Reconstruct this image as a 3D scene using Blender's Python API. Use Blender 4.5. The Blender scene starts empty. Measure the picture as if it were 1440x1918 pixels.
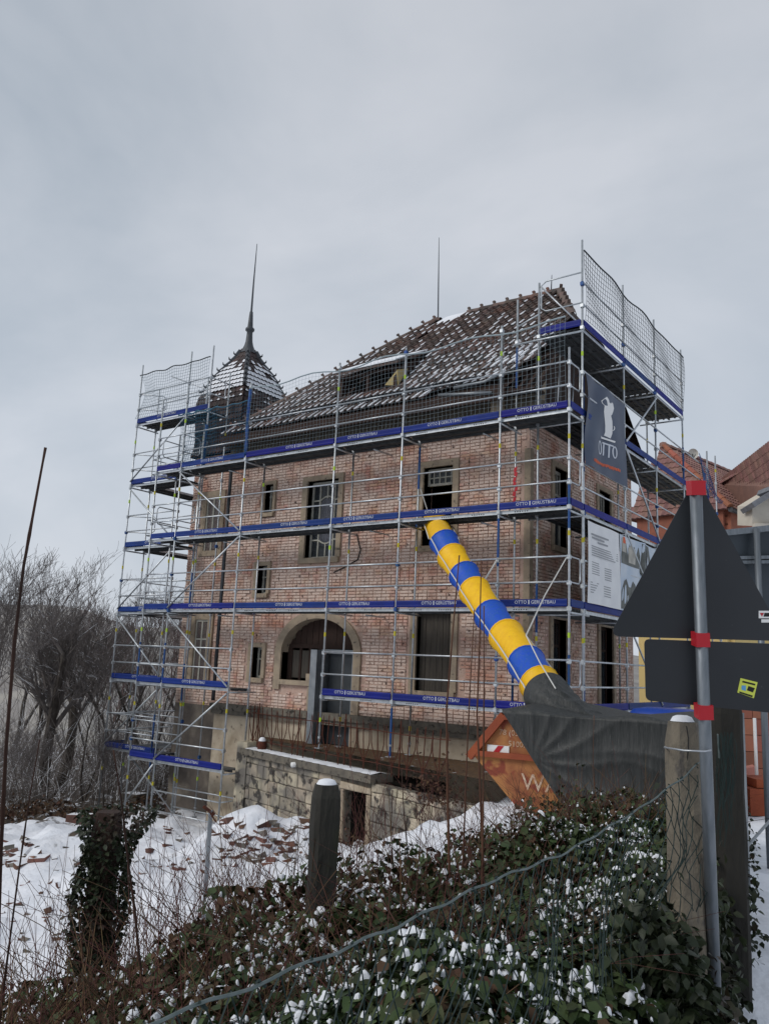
import bpy, math, random
import numpy as np
from mathutils import Vector, Matrix
rnd = random.Random(7); rng = np.random.default_rng(7)
sc = bpy.context.scene; col = sc.collection
R = math.radians
# ---------------------------------------------------------------- camera
F = 1531.13; YAW, PIT, ROL = R(-36.1457), R(10.531), R(2.4865)
C = np.array([6.3822, -14.8787, -1.2197])
_f = np.array([math.sin(YAW)*math.cos(PIT), math.cos(YAW)*math.cos(PIT), math.sin(PIT)])
_r = np.array([math.cos(YAW), -math.sin(YAW), 0.]); _u = np.cross(_r, _f)
_r, _u = math.cos(ROL)*_r+math.sin(ROL)*_u, -math.sin(ROL)*_r+math.cos(ROL)*_u
cam = bpy.data.cameras.new('camera'); co = bpy.data.objects.new('camera', cam); col.objects.link(co)
cam.sensor_fit = 'VERTICAL'; cam.sensor_height = 24; cam.sensor_width = 24; cam.lens = 24*F/1918
cam.clip_start = .05; cam.clip_end = 2000
co.matrix_world = Matrix(((_r[0], _u[0], -_f[0], C[0]), (_r[1], _u[1], -_f[1], C[1]), (_r[2], _u[2], -_f[2], C[2]), (0, 0, 0, 1)))
sc.camera = co
sc.render.resolution_x = 768; sc.render.resolution_y = 1024
# ---------------------------------------------------------------- sky, sun, exposure
SUN_EL, SUN_AZ = 40, 208     # azimuth from +Y clockwise: behind the camera, from the left
w = bpy.data.worlds.new('World'); sc.world = w; w.use_nodes = True
nt = w.node_tree; nt.nodes.clear()
def wn(t, **k):
    n = nt.nodes.new(t)
    for a, b in k.items(): setattr(n, a, b)
    return n
sky = wn('ShaderNodeTexSky', sky_type='NISHITA', sun_disc=False, sun_elevation=R(SUN_EL), sun_rotation=R(SUN_AZ))
sky.air_density = 1; sky.dust_density = 3
tc = wn('ShaderNodeTexCoord'); mp = wn('ShaderNodeMapping'); mp.inputs['Scale'].default_value = (1, 1, 1.7); mp.inputs['Location'].default_value = (3.1, .7, .4)
n1 = wn('ShaderNodeTexNoise'); n1.inputs['Scale'].default_value = 1.9; n1.inputs['Detail'].default_value = 6; n1.inputs['Roughness'].default_value = .52; n1.inputs['Distortion'].default_value = .4
cr = wn('ShaderNodeValToRGB'); cr.color_ramp.elements[0].position = .33; cr.color_ramp.elements[1].position = .68
cr.color_ramp.elements[0].color = (5.0, 5.65, 6.45, 1); cr.color_ramp.elements[1].color = (7.5, 7.85, 8.5, 1)
mx = wn('ShaderNodeMix', data_type='RGBA'); mx.inputs['Factor'].default_value = .9
bg = wn('ShaderNodeBackground'); bg.inputs['Strength'].default_value = .1; ow = wn('ShaderNodeOutputWorld')
L = nt.links.new
L(tc.outputs['Generated'], mp.inputs['Vector']); L(mp.outputs['Vector'], n1.inputs['Vector']); L(n1.outputs['Fac'], cr.inputs['Fac'])
sx = wn('ShaderNodeSeparateXYZ'); L(tc.outputs['Generated'], sx.inputs[0]); el = wn('ShaderNodeMapRange'); el.inputs['From Min'].default_value = .25; el.inputs['From Max'].default_value = .95; el.inputs['To Min'].default_value = 1.04; el.inputs['To Max'].default_value = .74; L(sx.outputs['Z'], el.inputs['Value'])
vm = wn('ShaderNodeVectorMath', operation='SCALE'); L(cr.outputs['Color'], vm.inputs[0]); L(el.outputs['Result'], vm.inputs['Scale'])
L(sky.outputs['Color'], mx.inputs['A']); L(vm.outputs['Vector'], mx.inputs['B']); L(mx.outputs['Result'], bg.inputs['Color']); L(bg.outputs[0], ow.inputs[0])
sun = bpy.data.lights.new('sun', 'SUN'); sun.energy = 1.5; sun.angle = R(25); sun.color = (1, .96, .9)
so = bpy.data.objects.new('sun', sun); col.objects.link(so)
sd = Vector((math.sin(R(SUN_AZ))*math.cos(R(SUN_EL)), math.cos(R(SUN_AZ))*math.cos(R(SUN_EL)), math.sin(R(SUN_EL))))
so.rotation_euler = sd.to_track_quat('Z', 'Y').to_euler(); so.location = (0, -30, 40)
sc.view_settings.view_transform = 'Standard'; sc.view_settings.look = 'None'; sc.view_settings.exposure = -.08; sc.view_settings.gamma = 1
sc.render.engine = 'CYCLES'; sc.cycles.max_bounces = 5; sc.cycles.transparent_max_bounces = 8

# ---------------------------------------------------------------- helpers
def ray(x, y): return (_f*F+_r*(x-720)-_u*(y-959))/F
def at(x, y, X=None, Y=None, Z=None, D=None):           # a point of the place from a photo pixel and one known coordinate
    d = ray(x, y)
    t = D if D is not None else ((X-C[0])/d[0] if X is not None else (Y-C[1])/d[1] if Y is not None else (Z-C[2])/d[2])
    return C+d*t
V = lambda *a: Vector(a)
MATS = {}
def mat(name, c1, c2=None, scale=6., rough=.8, metal=0., bump=0., bscale=40., isl=0., c3=None, s3=30., t3=.62, snow=None, detail=6., stretch=None, c4=None, s4=2., t4=.55, spec=.3, coord='pos', trans=0., c5=None, s5=(1, 1, 1), t5=.6):
    """noise mix of c1/c2, per-piece brightness isl, speckle c3, large patches c4, snow lying on upward faces"""
    m = bpy.data.materials.new(name); m.use_nodes = True; t = m.node_tree; N = t.nodes; b = N['Principled BSDF']; l = t.links.new
    b.inputs['Roughness'].default_value = rough; b.inputs['Metallic'].default_value = metal; b.inputs['Specular IOR Level'].default_value = spec
    g = N.new('ShaderNodeNewGeometry'); src = g.outputs['Position']
    if coord == 'obj': src = N.new('ShaderNodeTexCoord').outputs['Object']
    if stretch:
        mpn = N.new('ShaderNodeMapping'); mpn.inputs['Scale'].default_value = stretch; l(src, mpn.inputs['Vector']); src = mpn.outputs['Vector']
    def noise(s, d=detail):
        n = N.new('ShaderNodeTexNoise'); n.inputs['Scale'].default_value = s; n.inputs['Detail'].default_value = d; l(src, n.inputs['Vector']); return n.outputs['Fac']
    def ramp(f, a, bb):
        r = N.new('ShaderNodeMapRange'); r.inputs['From Min'].default_value = a; r.inputs['From Max'].default_value = bb; l(f, r.inputs['Value']); return r.outputs['Result']
    def mixc(f, a, bb):
        x = N.new('ShaderNodeMix'); x.data_type = 'RGBA'; l(f, x.inputs['Factor'])
        for k, v in (('A', a), ('B', bb)):
            if isinstance(v, tuple): x.inputs[k].default_value = (*v, 1)
            else: l(v, x.inputs[k])
        return x.outputs['Result']
    cur = mixc(ramp(noise(scale), .35, .65), c1, c2 or c1)
    if isl:
        oi = N.new('ShaderNodeObjectInfo'); ad = N.new('ShaderNodeMath'); ad.operation = 'ADD'; l(oi.outputs['Random'], ad.inputs[0]); l(g.outputs['Random Per Island'], ad.inputs[1])
        fr = N.new('ShaderNodeMath'); fr.operation = 'FRACT'; l(ad.outputs[0], fr.inputs[0])
        hs = N.new('ShaderNodeHueSaturation'); l(cur, hs.inputs['Color'])
        mr = N.new('ShaderNodeMapRange'); mr.inputs['To Min'].default_value = 1-isl; mr.inputs['To Max'].default_value = 1+isl; l(fr.outputs[0], mr.inputs['Value']); l(mr.outputs['Result'], hs.inputs['Value'])
        m2 = N.new('ShaderNodeMath'); m2.operation = 'MULTIPLY'; m2.inputs[1].default_value = 7.3; l(fr.outputs[0], m2.inputs[0]); m3 = N.new('ShaderNodeMath'); m3.operation = 'FRACT'; l(m2.outputs[0], m3.inputs[0])
        mh = N.new('ShaderNodeMapRange'); mh.inputs['To Min'].default_value = .485; mh.inputs['To Max'].default_value = .515; l(m3.outputs[0], mh.inputs['Value']); l(mh.outputs['Result'], hs.inputs['Hue'])
        cur = hs.outputs['Color']
    if c4: cur = mixc(ramp(noise(s4, 4), t4-.08, t4+.1), cur, c4)
    if c5:
        mp5 = N.new('ShaderNodeMapping'); mp5.inputs['Scale'].default_value = s5; l(g.outputs['Position'], mp5.inputs['Vector']); n5 = N.new('ShaderNodeTexNoise'); n5.inputs['Scale'].default_value = 1; n5.inputs['Detail'].default_value = 5; l(mp5.outputs['Vector'], n5.inputs['Vector'])
        cur = mixc(ramp(n5.outputs['Fac'], t5-.05, t5+.14), cur, c5)
    if c3: cur = mixc(ramp(noise(s3, 3), t3-.03, t3+.06), cur, c3)
    if snow:
        sx = N.new('ShaderNodeSeparateXYZ'); l(g.outputs['True Normal'], sx.inputs[0])
        ad = N.new('ShaderNodeMath'); ad.operation = 'MULTIPLY_ADD'; ad.inputs[1].default_value = .7; l(noise(5.), ad.inputs[0]); l(sx.outputs['Z'], ad.inputs[2])
        cur = mixc(ramp(ad.outputs[0], snow, snow+.15), cur, (.78, .8, .84))
    l(cur, b.inputs['Base Color'])
    if bump:
        bn = N.new('ShaderNodeBump'); bn.inputs['Strength'].default_value = bump; bn.inputs['Distance'].default_value = .02; l(noise(bscale), bn.inputs['Height']); l(bn.outputs[0], b.inputs['Normal'])
    if trans: b.inputs['Alpha'].default_value = 1-trans
    MATS[name] = m; return m

class MB:
    def __init__(s): s.v = []; s.f = []
    def add(s, v, f):
        o = len(s.v); s.v += [tuple(p) for p in v]; s.f += [tuple(i+o for i in q) for q in f]; return s
    def box(s, a, b):
        (x0, y0, z0), (x1, y1, z1) = a, b
        x0, x1 = min(x0, x1), max(x0, x1); y0, y1 = min(y0, y1), max(y0, y1); z0, z1 = min(z0, z1), max(z0, z1)
        return s.add([(x, y, z) for z in (z0, z1) for y in (y0, y1) for x in (x0, x1)], [(0, 2, 3, 1), (4, 5, 7, 6), (0, 1, 5, 4), (2, 6, 7, 3), (0, 4, 6, 2), (1, 3, 7, 5)])
    def obox(s, c, ax, ay, az):                         # centre and three half-axis vectors
        c, ax, ay, az = map(Vector, (c, ax, ay, az))
        return s.add([c+ax*i+ay*j+az*k for k in (-1, 1) for j in (-1, 1) for i in (-1, 1)], [(0, 2, 3, 1), (4, 5, 7, 6), (0, 1, 5, 4), (2, 6, 7, 3), (0, 4, 6, 2), (1, 3, 7, 5)])
    def bar(s, p, q, w_, h_, up=(0, 0, 1)):
        p, q = Vector(p), Vector(q); d = (q-p); up = Vector(up)
        sd_ = d.cross(up)
        if sd_.length < 1e-6: sd_ = d.cross(Vector((1, 0, 0)))
        sd_.normalize(); u_ = sd_.cross(d).normalized()
        return s.obox((p+q)/2, d/2, sd_*w_/2, u_*h_/2)
    def tube(s, pts, r, n=8, caps=True):
        pts = [Vector(p) for p in pts]; rr = r if isinstance(r, (list, tuple)) else [r]*len(pts)
        ref = None; rings = []
        for i, p in enumerate(pts):
            d = (pts[min(i+1, len(pts)-1)]-pts[max(i-1, 0)])
            if d.length < 1e-9: d = Vector((0, 0, 1))
            d.normalize()
            if ref is None: ref = d.orthogonal().normalized()
            ref = (ref-d*ref.dot(d)); ref = ref.normalized() if ref.length > 1e-6 else d.orthogonal().normalized()
            b = d.cross(ref)
            rings.append([p+(ref*math.cos(2*math.pi*k/n)+b*math.sin(2*math.pi*k/n))*rr[i] for k in range(n)])
        f = []
        for i in range(len(pts)-1):
            for k in range(n): f.append((i*n+k, i*n+(k+1) % n, (i+1)*n+(k+1) % n, (i+1)*n+k))
        if caps: f.append(tuple(range(n-1, -1, -1))); f.append(tuple((len(pts)-1)*n+k for k in range(n)))
        return s.add([p for g in rings for p in g], f)
    def prism(s, pts, d):                               # planar polygon extruded by vector d
        pts = [Vector(p) for p in pts]; d = Vector(d); n = len(pts)
        return s.add(pts+[p+d for p in pts], [tuple(range(n-1, -1, -1)), tuple(range(n, 2*n))]+[(k, (k+1) % n, n+(k+1) % n, n+k) for k in range(n)])
    def lathe(s, prof, c, n=16, axis=None):
        c = Vector(c); v = []; f = []
        for r_, z in prof: v += [c+Vector((r_*math.cos(2*math.pi*k/n), r_*math.sin(2*math.pi*k/n), z)) for k in range(n)]
        for i in range(len(prof)-1):
            for k in range(n): f.append((i*n+k, i*n+(k+1) % n, (i+1)*n+(k+1) % n, (i+1)*n+k))
        return s.add(v, f)
    def mesh(s, name):
        m = bpy.data.meshes.new(name); m.from_pydata(s.v, [], s.f); m.update(); return m
    def build(s, name, m, parent=None, smooth=False):
        me = s.mesh(name); me.materials.append(m) if m else None
        if smooth:
            me.polygons.foreach_set('use_smooth', [True]*len(me.polygons))
        return link(name, me, parent)
def link(name, me, parent=None):
    o = bpy.data.objects.new(name, me); col.objects.link(o)
    if parent is not None: o.parent = parent; o.matrix_parent_inverse = Matrix.Translation(-Vector(root_loc(parent)))
    return o
def root_loc(o):
    p = Vector(o.location)
    if o.parent is not None: p += o.matrix_parent_inverse.translation+root_loc(o.parent)
    return p
def T(o, label, cat, group=None):
    o['label'] = label; o['category'] = cat
    if group: o['group'] = group
    return o
def S(o, kind='structure'): o['kind'] = kind; return o
def thing(name, label, cat, group=None, loc=(0, 0, 0)):
    o = bpy.data.objects.new(name, None); col.objects.link(o); o.empty_display_size = .2; o.location = [float(k) for k in loc]
    return T(o, label, cat, group)
def npmesh(name, v, f, m, parent=None, smooth=False):   # v (n,3), f (m,k) arrays
    me = bpy.data.meshes.new(name); k = f.shape[1]
    me.vertices.add(len(v)); me.vertices.foreach_set('co', np.ascontiguousarray(v, np.float32).ravel())
    me.loops.add(f.size); me.loops.foreach_set('vertex_index', np.ascontiguousarray(f, np.int32).ravel())
    me.polygons.add(len(f)); me.polygons.foreach_set('loop_start', np.arange(0, f.size, k, dtype=np.int32)); me.polygons.foreach_set('loop_total', np.full(len(f), k, np.int32))
    if smooth: me.polygons.foreach_set('use_smooth', np.ones(len(f), bool))
    me.update(calc_edges=True); me.materials.append(m)
    return link(name, me, parent)
_tx = {}
def text_mesh(s, size=1., mname=None, align='CENTER', depth=0.):
    cu = bpy.data.curves.new('lettering', 'FONT'); cu.body = s; cu.size = size; cu.align_x = align; cu.align_y = 'CENTER'; cu.resolution_u = 2; cu.extrude = depth
    o = bpy.data.objects.new('lettering', cu); col.objects.link(o)
    me = bpy.data.meshes.new_from_object(o.evaluated_get(bpy.context.evaluated_depsgraph_get()))
    bpy.data.objects.remove(o); bpy.data.curves.remove(cu)
    me.materials.clear(); me.materials.append(MATS[mname]); return me
def vnoise(x, y, s, seed=0):                            # cheap smooth value noise for terrain and scatter
    r_ = np.random.default_rng(seed).random((64, 64)); x = np.asarray(x)*s+1000; y = np.asarray(y)*s+1000
    i = np.floor(x).astype(int); j = np.floor(y).astype(int); a = x-i; b = y-j; a = a*a*(3-2*a); b = b*b*(3-2*b)
    g = lambda p, q: r_[p % 64, q % 64]
    return (g(i, j)*(1-a)+g(i+1, j)*a)*(1-b)+(g(i, j+1)*(1-a)+g(i+1, j+1)*a)*b

# ---------------------------------------------------------------- materials
mat('snow', (.80, .82, .87), (.72, .75, .80), 3, .75, bump=.5, bscale=14)
mat('soil', (.13, .075, .038), (.075, .05, .032), 9, .95, bump=.8, bscale=22, c3=(.6, .62, .66), s3=5, t3=.68)
mat('brick', (.52, .285, .21), (.61, .43, .345), 2.2, .92, bump=.6, bscale=60, isl=.15, c3=(.10, .065, .055), s3=9, t3=.65, c4=(.67, .53, .455), s4=2.4, t4=.45, c5=(.44, .185, .12), s5=(.7, .7, 1.3), t5=.62)
mat('mortar', (.46, .31, .25), (.52, .385, .32), 7, .95, bump=.5, bscale=50, c3=(.2, .13, .1), s3=14, t3=.64)
mat('stone', (.38, .305, .22), (.28, .225, .17), 5, .85, bump=.25, bscale=40, c3=(.12, .10, .08), s3=9, t3=.66)
mat('pale_stone', (.50, .435, .33), (.37, .32, .245), 4, .9, bump=.6, bscale=25, isl=.28, c3=(.06, .055, .05), s3=4.5, t3=.57, c4=(.18, .165, .145), s4=1.6, t4=.5)
mat('plaster', (.50, .43, .33), (.40, .33, .25), 3, .9, bump=.4, bscale=30, c3=(.13, .11, .09), s3=6, t3=.66, c4=(.30, .24, .17), s4=1.6, t4=.58)
mat('grey_plaster', (.16, .135, .115), (.11, .095, .085), 3, .95, bump=.5, bscale=30, c4=(.30, .26, .21), s4=1.5, t4=.62)
mat('dark_stone', (.11, .10, .085), (.17, .15, .12), 6, .9, bump=.6, bscale=30, c3=(.04, .035, .03), s3=9, t3=.6)
mat('concrete', (.20, .172, .132), (.13, .115, .092), 8, .9, bump=.6, bscale=60, c3=(.10, .09, .08), s3=26, t3=.63, stretch=(1, 1, .5))
mat('dark_concrete', (.030, .029, .026), (.050, .048, .041), 8, .9, bump=.5, bscale=50, c3=(.05, .055, .03), s3=6, t3=.6, stretch=(1, 1, .25))
mat('black_post', (.016, .015, .013), (.03, .028, .024), 8, .9, bump=.5, bscale=40, stretch=(1, 1, .3))  # near-black all over, streaked lengthwise
mat('tile', (.135, .092, .078), (.105, .082, .074), 3, .75, bump=.25, bscale=40, isl=.38, c3=(.07, .066, .062), s3=5, t3=.6, c5=(.19, .085, .06), s5=(.5, .5, .9), t5=.6)
mat('turret_tile', (.060, .034, .032), (.036, .029, .030), 4, .6, bump=.2, isl=.45)
mat('red_tile', (.27, .145, .125), (.22, .125, .11), 3, .7, isl=.2, bump=.2)
mat('orange_tile', (.36, .125, .075), (.30, .11, .07), 3, .7, isl=.2)
mat('orange_brick', (.30, .115, .07), (.24, .10, .065), 4, .85, isl=.25)
mat('lead', (.075, .082, .092), (.055, .06, .068), 5, .5, .3)
mat('zinc', (.30, .32, .34), (.22, .24, .26), 5, .42, .7)
mat('galv', (.56, .59, .62), (.42, .45, .48), 9, .42, .75, coord='pos', isl=.1)
mat('shaded_deck', (.10, .105, .11), (.065, .07, .075), 6, .6, .4, isl=.15)  # dark steel: the shade under the decks is put into the colour
mat('hole', (.02, .02, .02))
mat('blue_board', (.007, .024, .19), (.006, .020, .145), 3, .55, isl=.12, spec=.2)
mat('blue_paint', (.025, .07, .26), (.03, .09, .20), 12, .5, .2)
mat('white_print', (.55, .58, .64))
mat('yellow_tape', (.55, .47, .03), (.45, .40, .04), 20, .6)
mat('lime_tape', (.42, .62, .05), rough=.5)
mat('net_grey', (.30, .36, .39), rough=.7)
mat('net_dark', (.035, .042, .05), rough=.7)
mat('net_blue', (.035, .11, .17), rough=.7)
mat('banner_blue', (.055, .075, .12), (.045, .06, .10), 2, .5, spec=.35)
mat('banner_white', (.72, .73, .74), (.66, .67, .69), 3, .6)
mat('print_grey', (.30, .31, .33))
mat('print_dark', (.06, .065, .06), (.14, .15, .14), 5, .6)
mat('print_sky', (.42, .50, .60), (.55, .60, .66), 2, .6)
mat('print_house', (.45, .43, .38), (.30, .29, .26), 6, .6)
mat('orange_print', (.62, .13, .06))
mat('logo_white', (.72, .72, .72))
mat('chute_yellow', (.88, .52, .010), (.82, .45, .010), 5, .5, spec=.3, c3=(.55, .34, .05), s3=22, t3=.68, stretch=(2.5, 2.5, .8), bump=.25, bscale=8)
mat('chute_blue', (.010, .075, .52), (.014, .09, .42), 5, .5, spec=.3, stretch=(3, 3, .7), c3=(.07, .15, .38), s3=22, t3=.62, bump=.25, bscale=8)
mat('rope', (.55, .55, .53))
mat('tarp', (.026, .029, .029), (.044, .046, .046), 5, .55, bump=.5, bscale=9, stretch=(5, 5, .35), spec=.4, c3=(.075, .078, .078), s3=12, t3=.66)
mat('skip_orange', (.42, .195, .062), (.36, .145, .055), 3, .7, c3=(.22, .05, .028), s3=4.5, t3=.56, c4=(.20, .055, .03), s4=2.2, t4=.6, bump=.25)
mat('skip_rust', (.30, .075, .03), (.24, .055, .025), 5, .75, bump=.3)
mat('skip_letter', (.62, .50, .38), (.40, .2, .12), 14, .7)
mat('sign_red', (.42, .016, .026), rough=.4)
mat('sign_white', (.75, .75, .75), rough=.45)
mat('sign_back', (.016, .019, .023), (.024, .027, .032), 1.6, .45, spec=.35, c3=(.06, .065, .07), s3=45, t3=.74, bump=.05, bscale=6)
mat('sticker_yellow', (.62, .68, .10), rough=.4); mat('sticker_blue', (.12, .35, .65)); mat('black_print', (.02, .02, .02))
mat('pole_grey', (.19, .21, .235), (.14, .16, .18), 14, .45, .55, stretch=(4, 4, .4))
mat('rust_iron', (.10, .032, .018), (.06, .02, .014), 20, .9)
mat('door_grey', (.055, .062, .068), (.04, .045, .05), 3, .5, .2)
mat('wood_dark', (.045, .024, .018), (.03, .018, .014), 8, .8, bump=.4, stretch=(6, 6, .6))
mat('wood_board', (.055, .048, .042), (.085, .075, .062), 5, .9, bump=.4, stretch=(9, 9, .4))
mat('frame_white', (.42, .41, .36), (.32, .31, .27), 8, .7)
mat('curtain', (.36, .35, .42), (.28, .27, .34), 10, .8, stretch=(6, 6, .4))
mat('interior_shade', (.02, .018, .016))  # near-black: darkness inside the rooms and cellar is put into the colour
mat('bark', (.045, .038, .033), (.085, .072, .062), 6, .9, bump=.5, bscale=30, snow=.98)
mat('twig', (.12, .105, .10), (.17, .15, .14), 3, .9, snow=.95)
mat('twig_red', (.19, .13, .125), (.15, .12, .115), 3, .9, snow=1.05)
mat('stalk', (.13, .062, .038), (.09, .042, .028), 4, .85)
mat('stalk_dark', (.035, .020, .016), (.06, .03, .022), 4, .85)
mat('grass_dry', (.14, .085, .045), (.08, .05, .03), 6, .9, isl=.4)
mat('stem_red', (.10, .038, .032), (.07, .03, .025), 6, .9, isl=.3)
mat('leaf', (.028, .050, .016), (.050, .070, .026), 5, .55, isl=.5, c3=(.07, .045, .022), s3=3, t3=.64, spec=.25)
mat('leaf_brown', (.085, .048, .026), (.06, .032, .02), 5, .8, isl=.45)
mat('ivy', (.018, .028, .013), (.028, .036, .017), 5, .5, isl=.5, c3=(.045, .03, .02), s3=3, t3=.6)
mat('fence_green', (.012, .026, .025), (.02, .036, .034), 12, .6)
mat('wire', (.15, .18, .18), (.09, .12, .12), 30, .5, .3)
mat('rubble', (.17, .085, .06), (.12, .075, .06), 6, .9, isl=.4, bump=.4, snow=.95)
mat('rubble_grey', (.13, .12, .105), (.18, .155, .13), 6, .9, isl=.3, snow=.95)
mat('yellow_wall', (.62, .47, .20), rough=.9); mat('cream_wall', (.62, .58, .50), (.56, .52, .45), 3, .9)
mat('slate', (.22, .235, .26), (.16, .175, .2), 4, .6)
mat('dish', (.62, .60, .54), rough=.5)
mat('board_back', (.035, .045, .055), (.06, .072, .085), 1.2, .35, .3)
mat('tank_blue', (.012, .05, .30), rough=.4)
mat('hillside', (.24, .225, .215), (.33, .315, .30), .25, .95, c3=(.36, .34, .31), s3=.35, t3=.56)
mat('orange_cone', (.62, .16, .04), rough=.6); mat('clear_red', (.55, .22, .17), rough=.5); mat('pallet', (.22, .14, .08), (.15, .09, .05), 5, .9)
mat('yellow_cloth', (.45, .36, .17), rough=.8)
M = MATS

# ---------------------------------------------------------------- terrain
CP = [(*at(x, y, D=d), t) for x, y, d, t in [      # pixel, distance, thickness of plants over the soil there
    (1340, 1918, 2.7, .35), (1250, 1800, 3.2, .35), (1100, 1910, 2.3, .35), (900, 1918, 2.25, .35), (700, 1910, 2.4, .35), (500, 1918, 2.7, .35), (300, 1905, 3.2, .35), (100, 1905, 4, .35), (-60, 1890, 5, .35),
    (1200, 1580, 4.2, .35), (1100, 1545, 5.2, .35), (1000, 1520, 8, .3), (1230, 1520, 6, .3),
    (850, 1580, 6.5, .35), (700, 1630, 5.5, .35), (600, 1665, 4.8, .35), (420, 1690, 5.5, .35), (300, 1750, 5.8, .35), (130, 1815, 6, .35), (0, 1850, 6.5, .35), (-120, 1850, 7, .35),
    (800, 1750, 3.5, .35), (600, 1780, 3.4, .35), (400, 1800, 3.8, .35), (200, 1850, 4.5, .35), (930, 1530, 9, .3), (1080, 1500, 9.5, .2),
    (20, 1650, 14, 0), (150, 1580, 16, 0), (350, 1600, 14, 0), (500, 1600, 15, 0), (680, 1605, 16.5, 0), (310, 1545, 20, 0), (130, 1530, 21, 0), (0, 1570, 17, 0), (740, 1608, 14, 0), (830, 1555, 13.2, 0), (930, 1502, 12.6, 0)]]
CP += [(x, y, z, 0) for x, y, z in [(5.6, -10.5, -2.85), (5.9, -12.5, -2.85), (6.2, -15, -2.85), (8, -13, -2.85), (5.2, -8, -2.85), (4.6, -5.5, -2.85), (4.2, -1, -2.85), (7, -5, -2.85), (10, 0, -2.85), (12, -15, -2.85), (6, -22, -2.85), (4, 6, -2.9), (3, 14, -2.9), (12, 14, -2.85), (0, 1, -3.1), (1.5, -3, -3.25), (0, 4, -3.1), (12, 40, -2.9), (-2, 40, -4.5),
    (-10, 1, -5.6), (-7, 0, -5.75), (-13, 0, -5.75), (-14, 6, -5.7), (-20, 5, -6.2), (-30, 12, -7), (-20, -8, -6), (-9, -8, -5.6), (-12, -18, -5), (-3, -22, -3.6), (2, -20, -2.9), (-40, 40, -8), (-60, 20, -8.5), (-40, -20, -7), (-20, 40, -7), (60, 40, -3), (50, -30, -3), (0, -50, -3)]]
CP = np.array([c for c in CP]); GZ = CP[:, 2]-CP[:, 3]
_D = np.linalg.norm(CP[:, None, :2]-CP[None, :, :2], axis=2)
_n = len(CP); _A = np.zeros((_n+3, _n+3)); _A[:_n, :_n] = -_D+np.eye(_n)*.25; _A[:_n, _n] = 1; _A[:_n, _n+1:] = CP[:, :2]; _A[_n:, :_n] = _A[:_n, _n:].T
_W = np.linalg.solve(_A, np.concatenate([GZ, [0, 0, 0]]))
def gz(x, y):
    x = np.atleast_1d(np.asarray(x, float)); y = np.atleast_1d(np.asarray(y, float)); out = np.empty(x.shape)
    for i in range(0, x.size, 20000):
        p = np.stack([x.ravel()[i:i+20000], y.ravel()[i:i+20000]], 1)
        d = np.linalg.norm(p[:, None]-CP[None, :, :2], axis=2)
        out.ravel()[i:i+20000] = -d@_W[:_n]+_W[_n]+p@_W[_n+1:]
    return out
def g1(x, y): return float(gz(x, y)[0])
EDGE = [(-30, 6.35), (-15, 5.55), (-12.5, 5.5), (-10.35, 5.29), (-8.86, 4.94), (-7.3, 4.6), (-5, 4.13), (-.9, 3.2), (6, 1.8), (14, 0)]   # y, x of the path's left edge
def edge_x(y): return np.interp(y, [e[0] for e in EDGE], [e[1] for e in EDGE])
def bank_mask(x, y):                                    # where brambles grow
    d = np.hypot(x-C[0], y-C[1]); az = np.degrees(np.arctan2(x-C[0], y-C[1]))
    far = np.interp(az, [-75, -64, -58, -48, -40, -36, -32, -29, -26, -17, -8, 0], [7.2, 7.0, 6.2, 6.0, 5.4, 5.3, 6.2, 8.2, 10.2, 11, 8, 8])
    return np.clip((far-d)*1.6, 0, 1)*np.clip((edge_x(y)-x)*6, 0, 1)
def grid_axis(a, b, fine, lo, hi, coarse):
    xs = list(np.arange(a, lo, coarse))+list(np.arange(lo, hi, fine))+list(np.arange(hi, b+coarse, coarse)); return np.array(xs)
gx = grid_axis(-70, 70, .17, -19, 9, 3.); gy = grid_axis(-50, 90, .17, -17, 7, 3.)
GX, GY = np.meshgrid(gx, gy); H = gz(GX.ravel(), GY.ravel()).reshape(GX.shape)
ro = np.where(GX > edge_x(GY), .25, 1.)                  # the trodden path is flatter
H += ro*((vnoise(GX, GY, .9, 1)-.5)*.26+(vnoise(GX, GY, 2.2, 2)-.5)*.16+(np.maximum(0, vnoise(GX, GY, 2.9, 4)-.62))*.5)
for cx, cy, rad, h in [(*at(465, 1575, D=15.6)[:2], 1.55, .75), (*at(560, 1590, D=15.5)[:2], 1.0, .35), (*at(90, 1590, D=15)[:2], 2.6, .5), (*at(130, 1650, D=12)[:2], 2.0, .35)]:
    H += h*np.exp(-((GX-cx)**2+(GY-cy)**2)/(rad*.62)**2)*(1+.35*(vnoise(GX, GY, 3.5, 3)-.5))
ny, nx = GX.shape; idx = np.arange(ny*nx).reshape(ny, nx)
gf = np.stack([idx[:-1, :-1], idx[:-1, 1:], idx[1:, 1:], idx[1:, :-1]], -1).reshape(-1, 4)
gm = bpy.data.materials.new('ground_mix'); gm.use_nodes = True; t = gm.node_tree; b = t.nodes['Principled BSDF']; b.inputs['Roughness'].default_value = .85
at_ = t.nodes.new('ShaderNodeAttribute'); at_.attribute_name = 'soil'; ge = t.nodes.new('ShaderNodeNewGeometry')
def tn(s, d=6):
    n = t.nodes.new('ShaderNodeTexNoise'); n.inputs['Scale'].default_value = s; n.inputs['Detail'].default_value = d; t.links.new(ge.outputs['Position'], n.inputs['Vector']); return n.outputs['Fac']
def tmix(f, a, c):
    m = t.nodes.new('ShaderNodeMix'); m.data_type = 'RGBA'; t.links.new(f, m.inputs['Factor'])
    for k, v in (('A', a), ('B', c)):
        if isinstance(v, tuple): m.inputs[k].default_value = (*v, 1)
        else: t.links.new(v, m.inputs[k])
    return m.outputs['Result']
def tr(f, a, c):
    m = t.nodes.new('ShaderNodeMapRange'); m.inputs['From Min'].default_value = a; m.inputs['From Max'].default_value = c; t.links.new(f, m.inputs['Value']); return m.outputs['Result']
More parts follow.
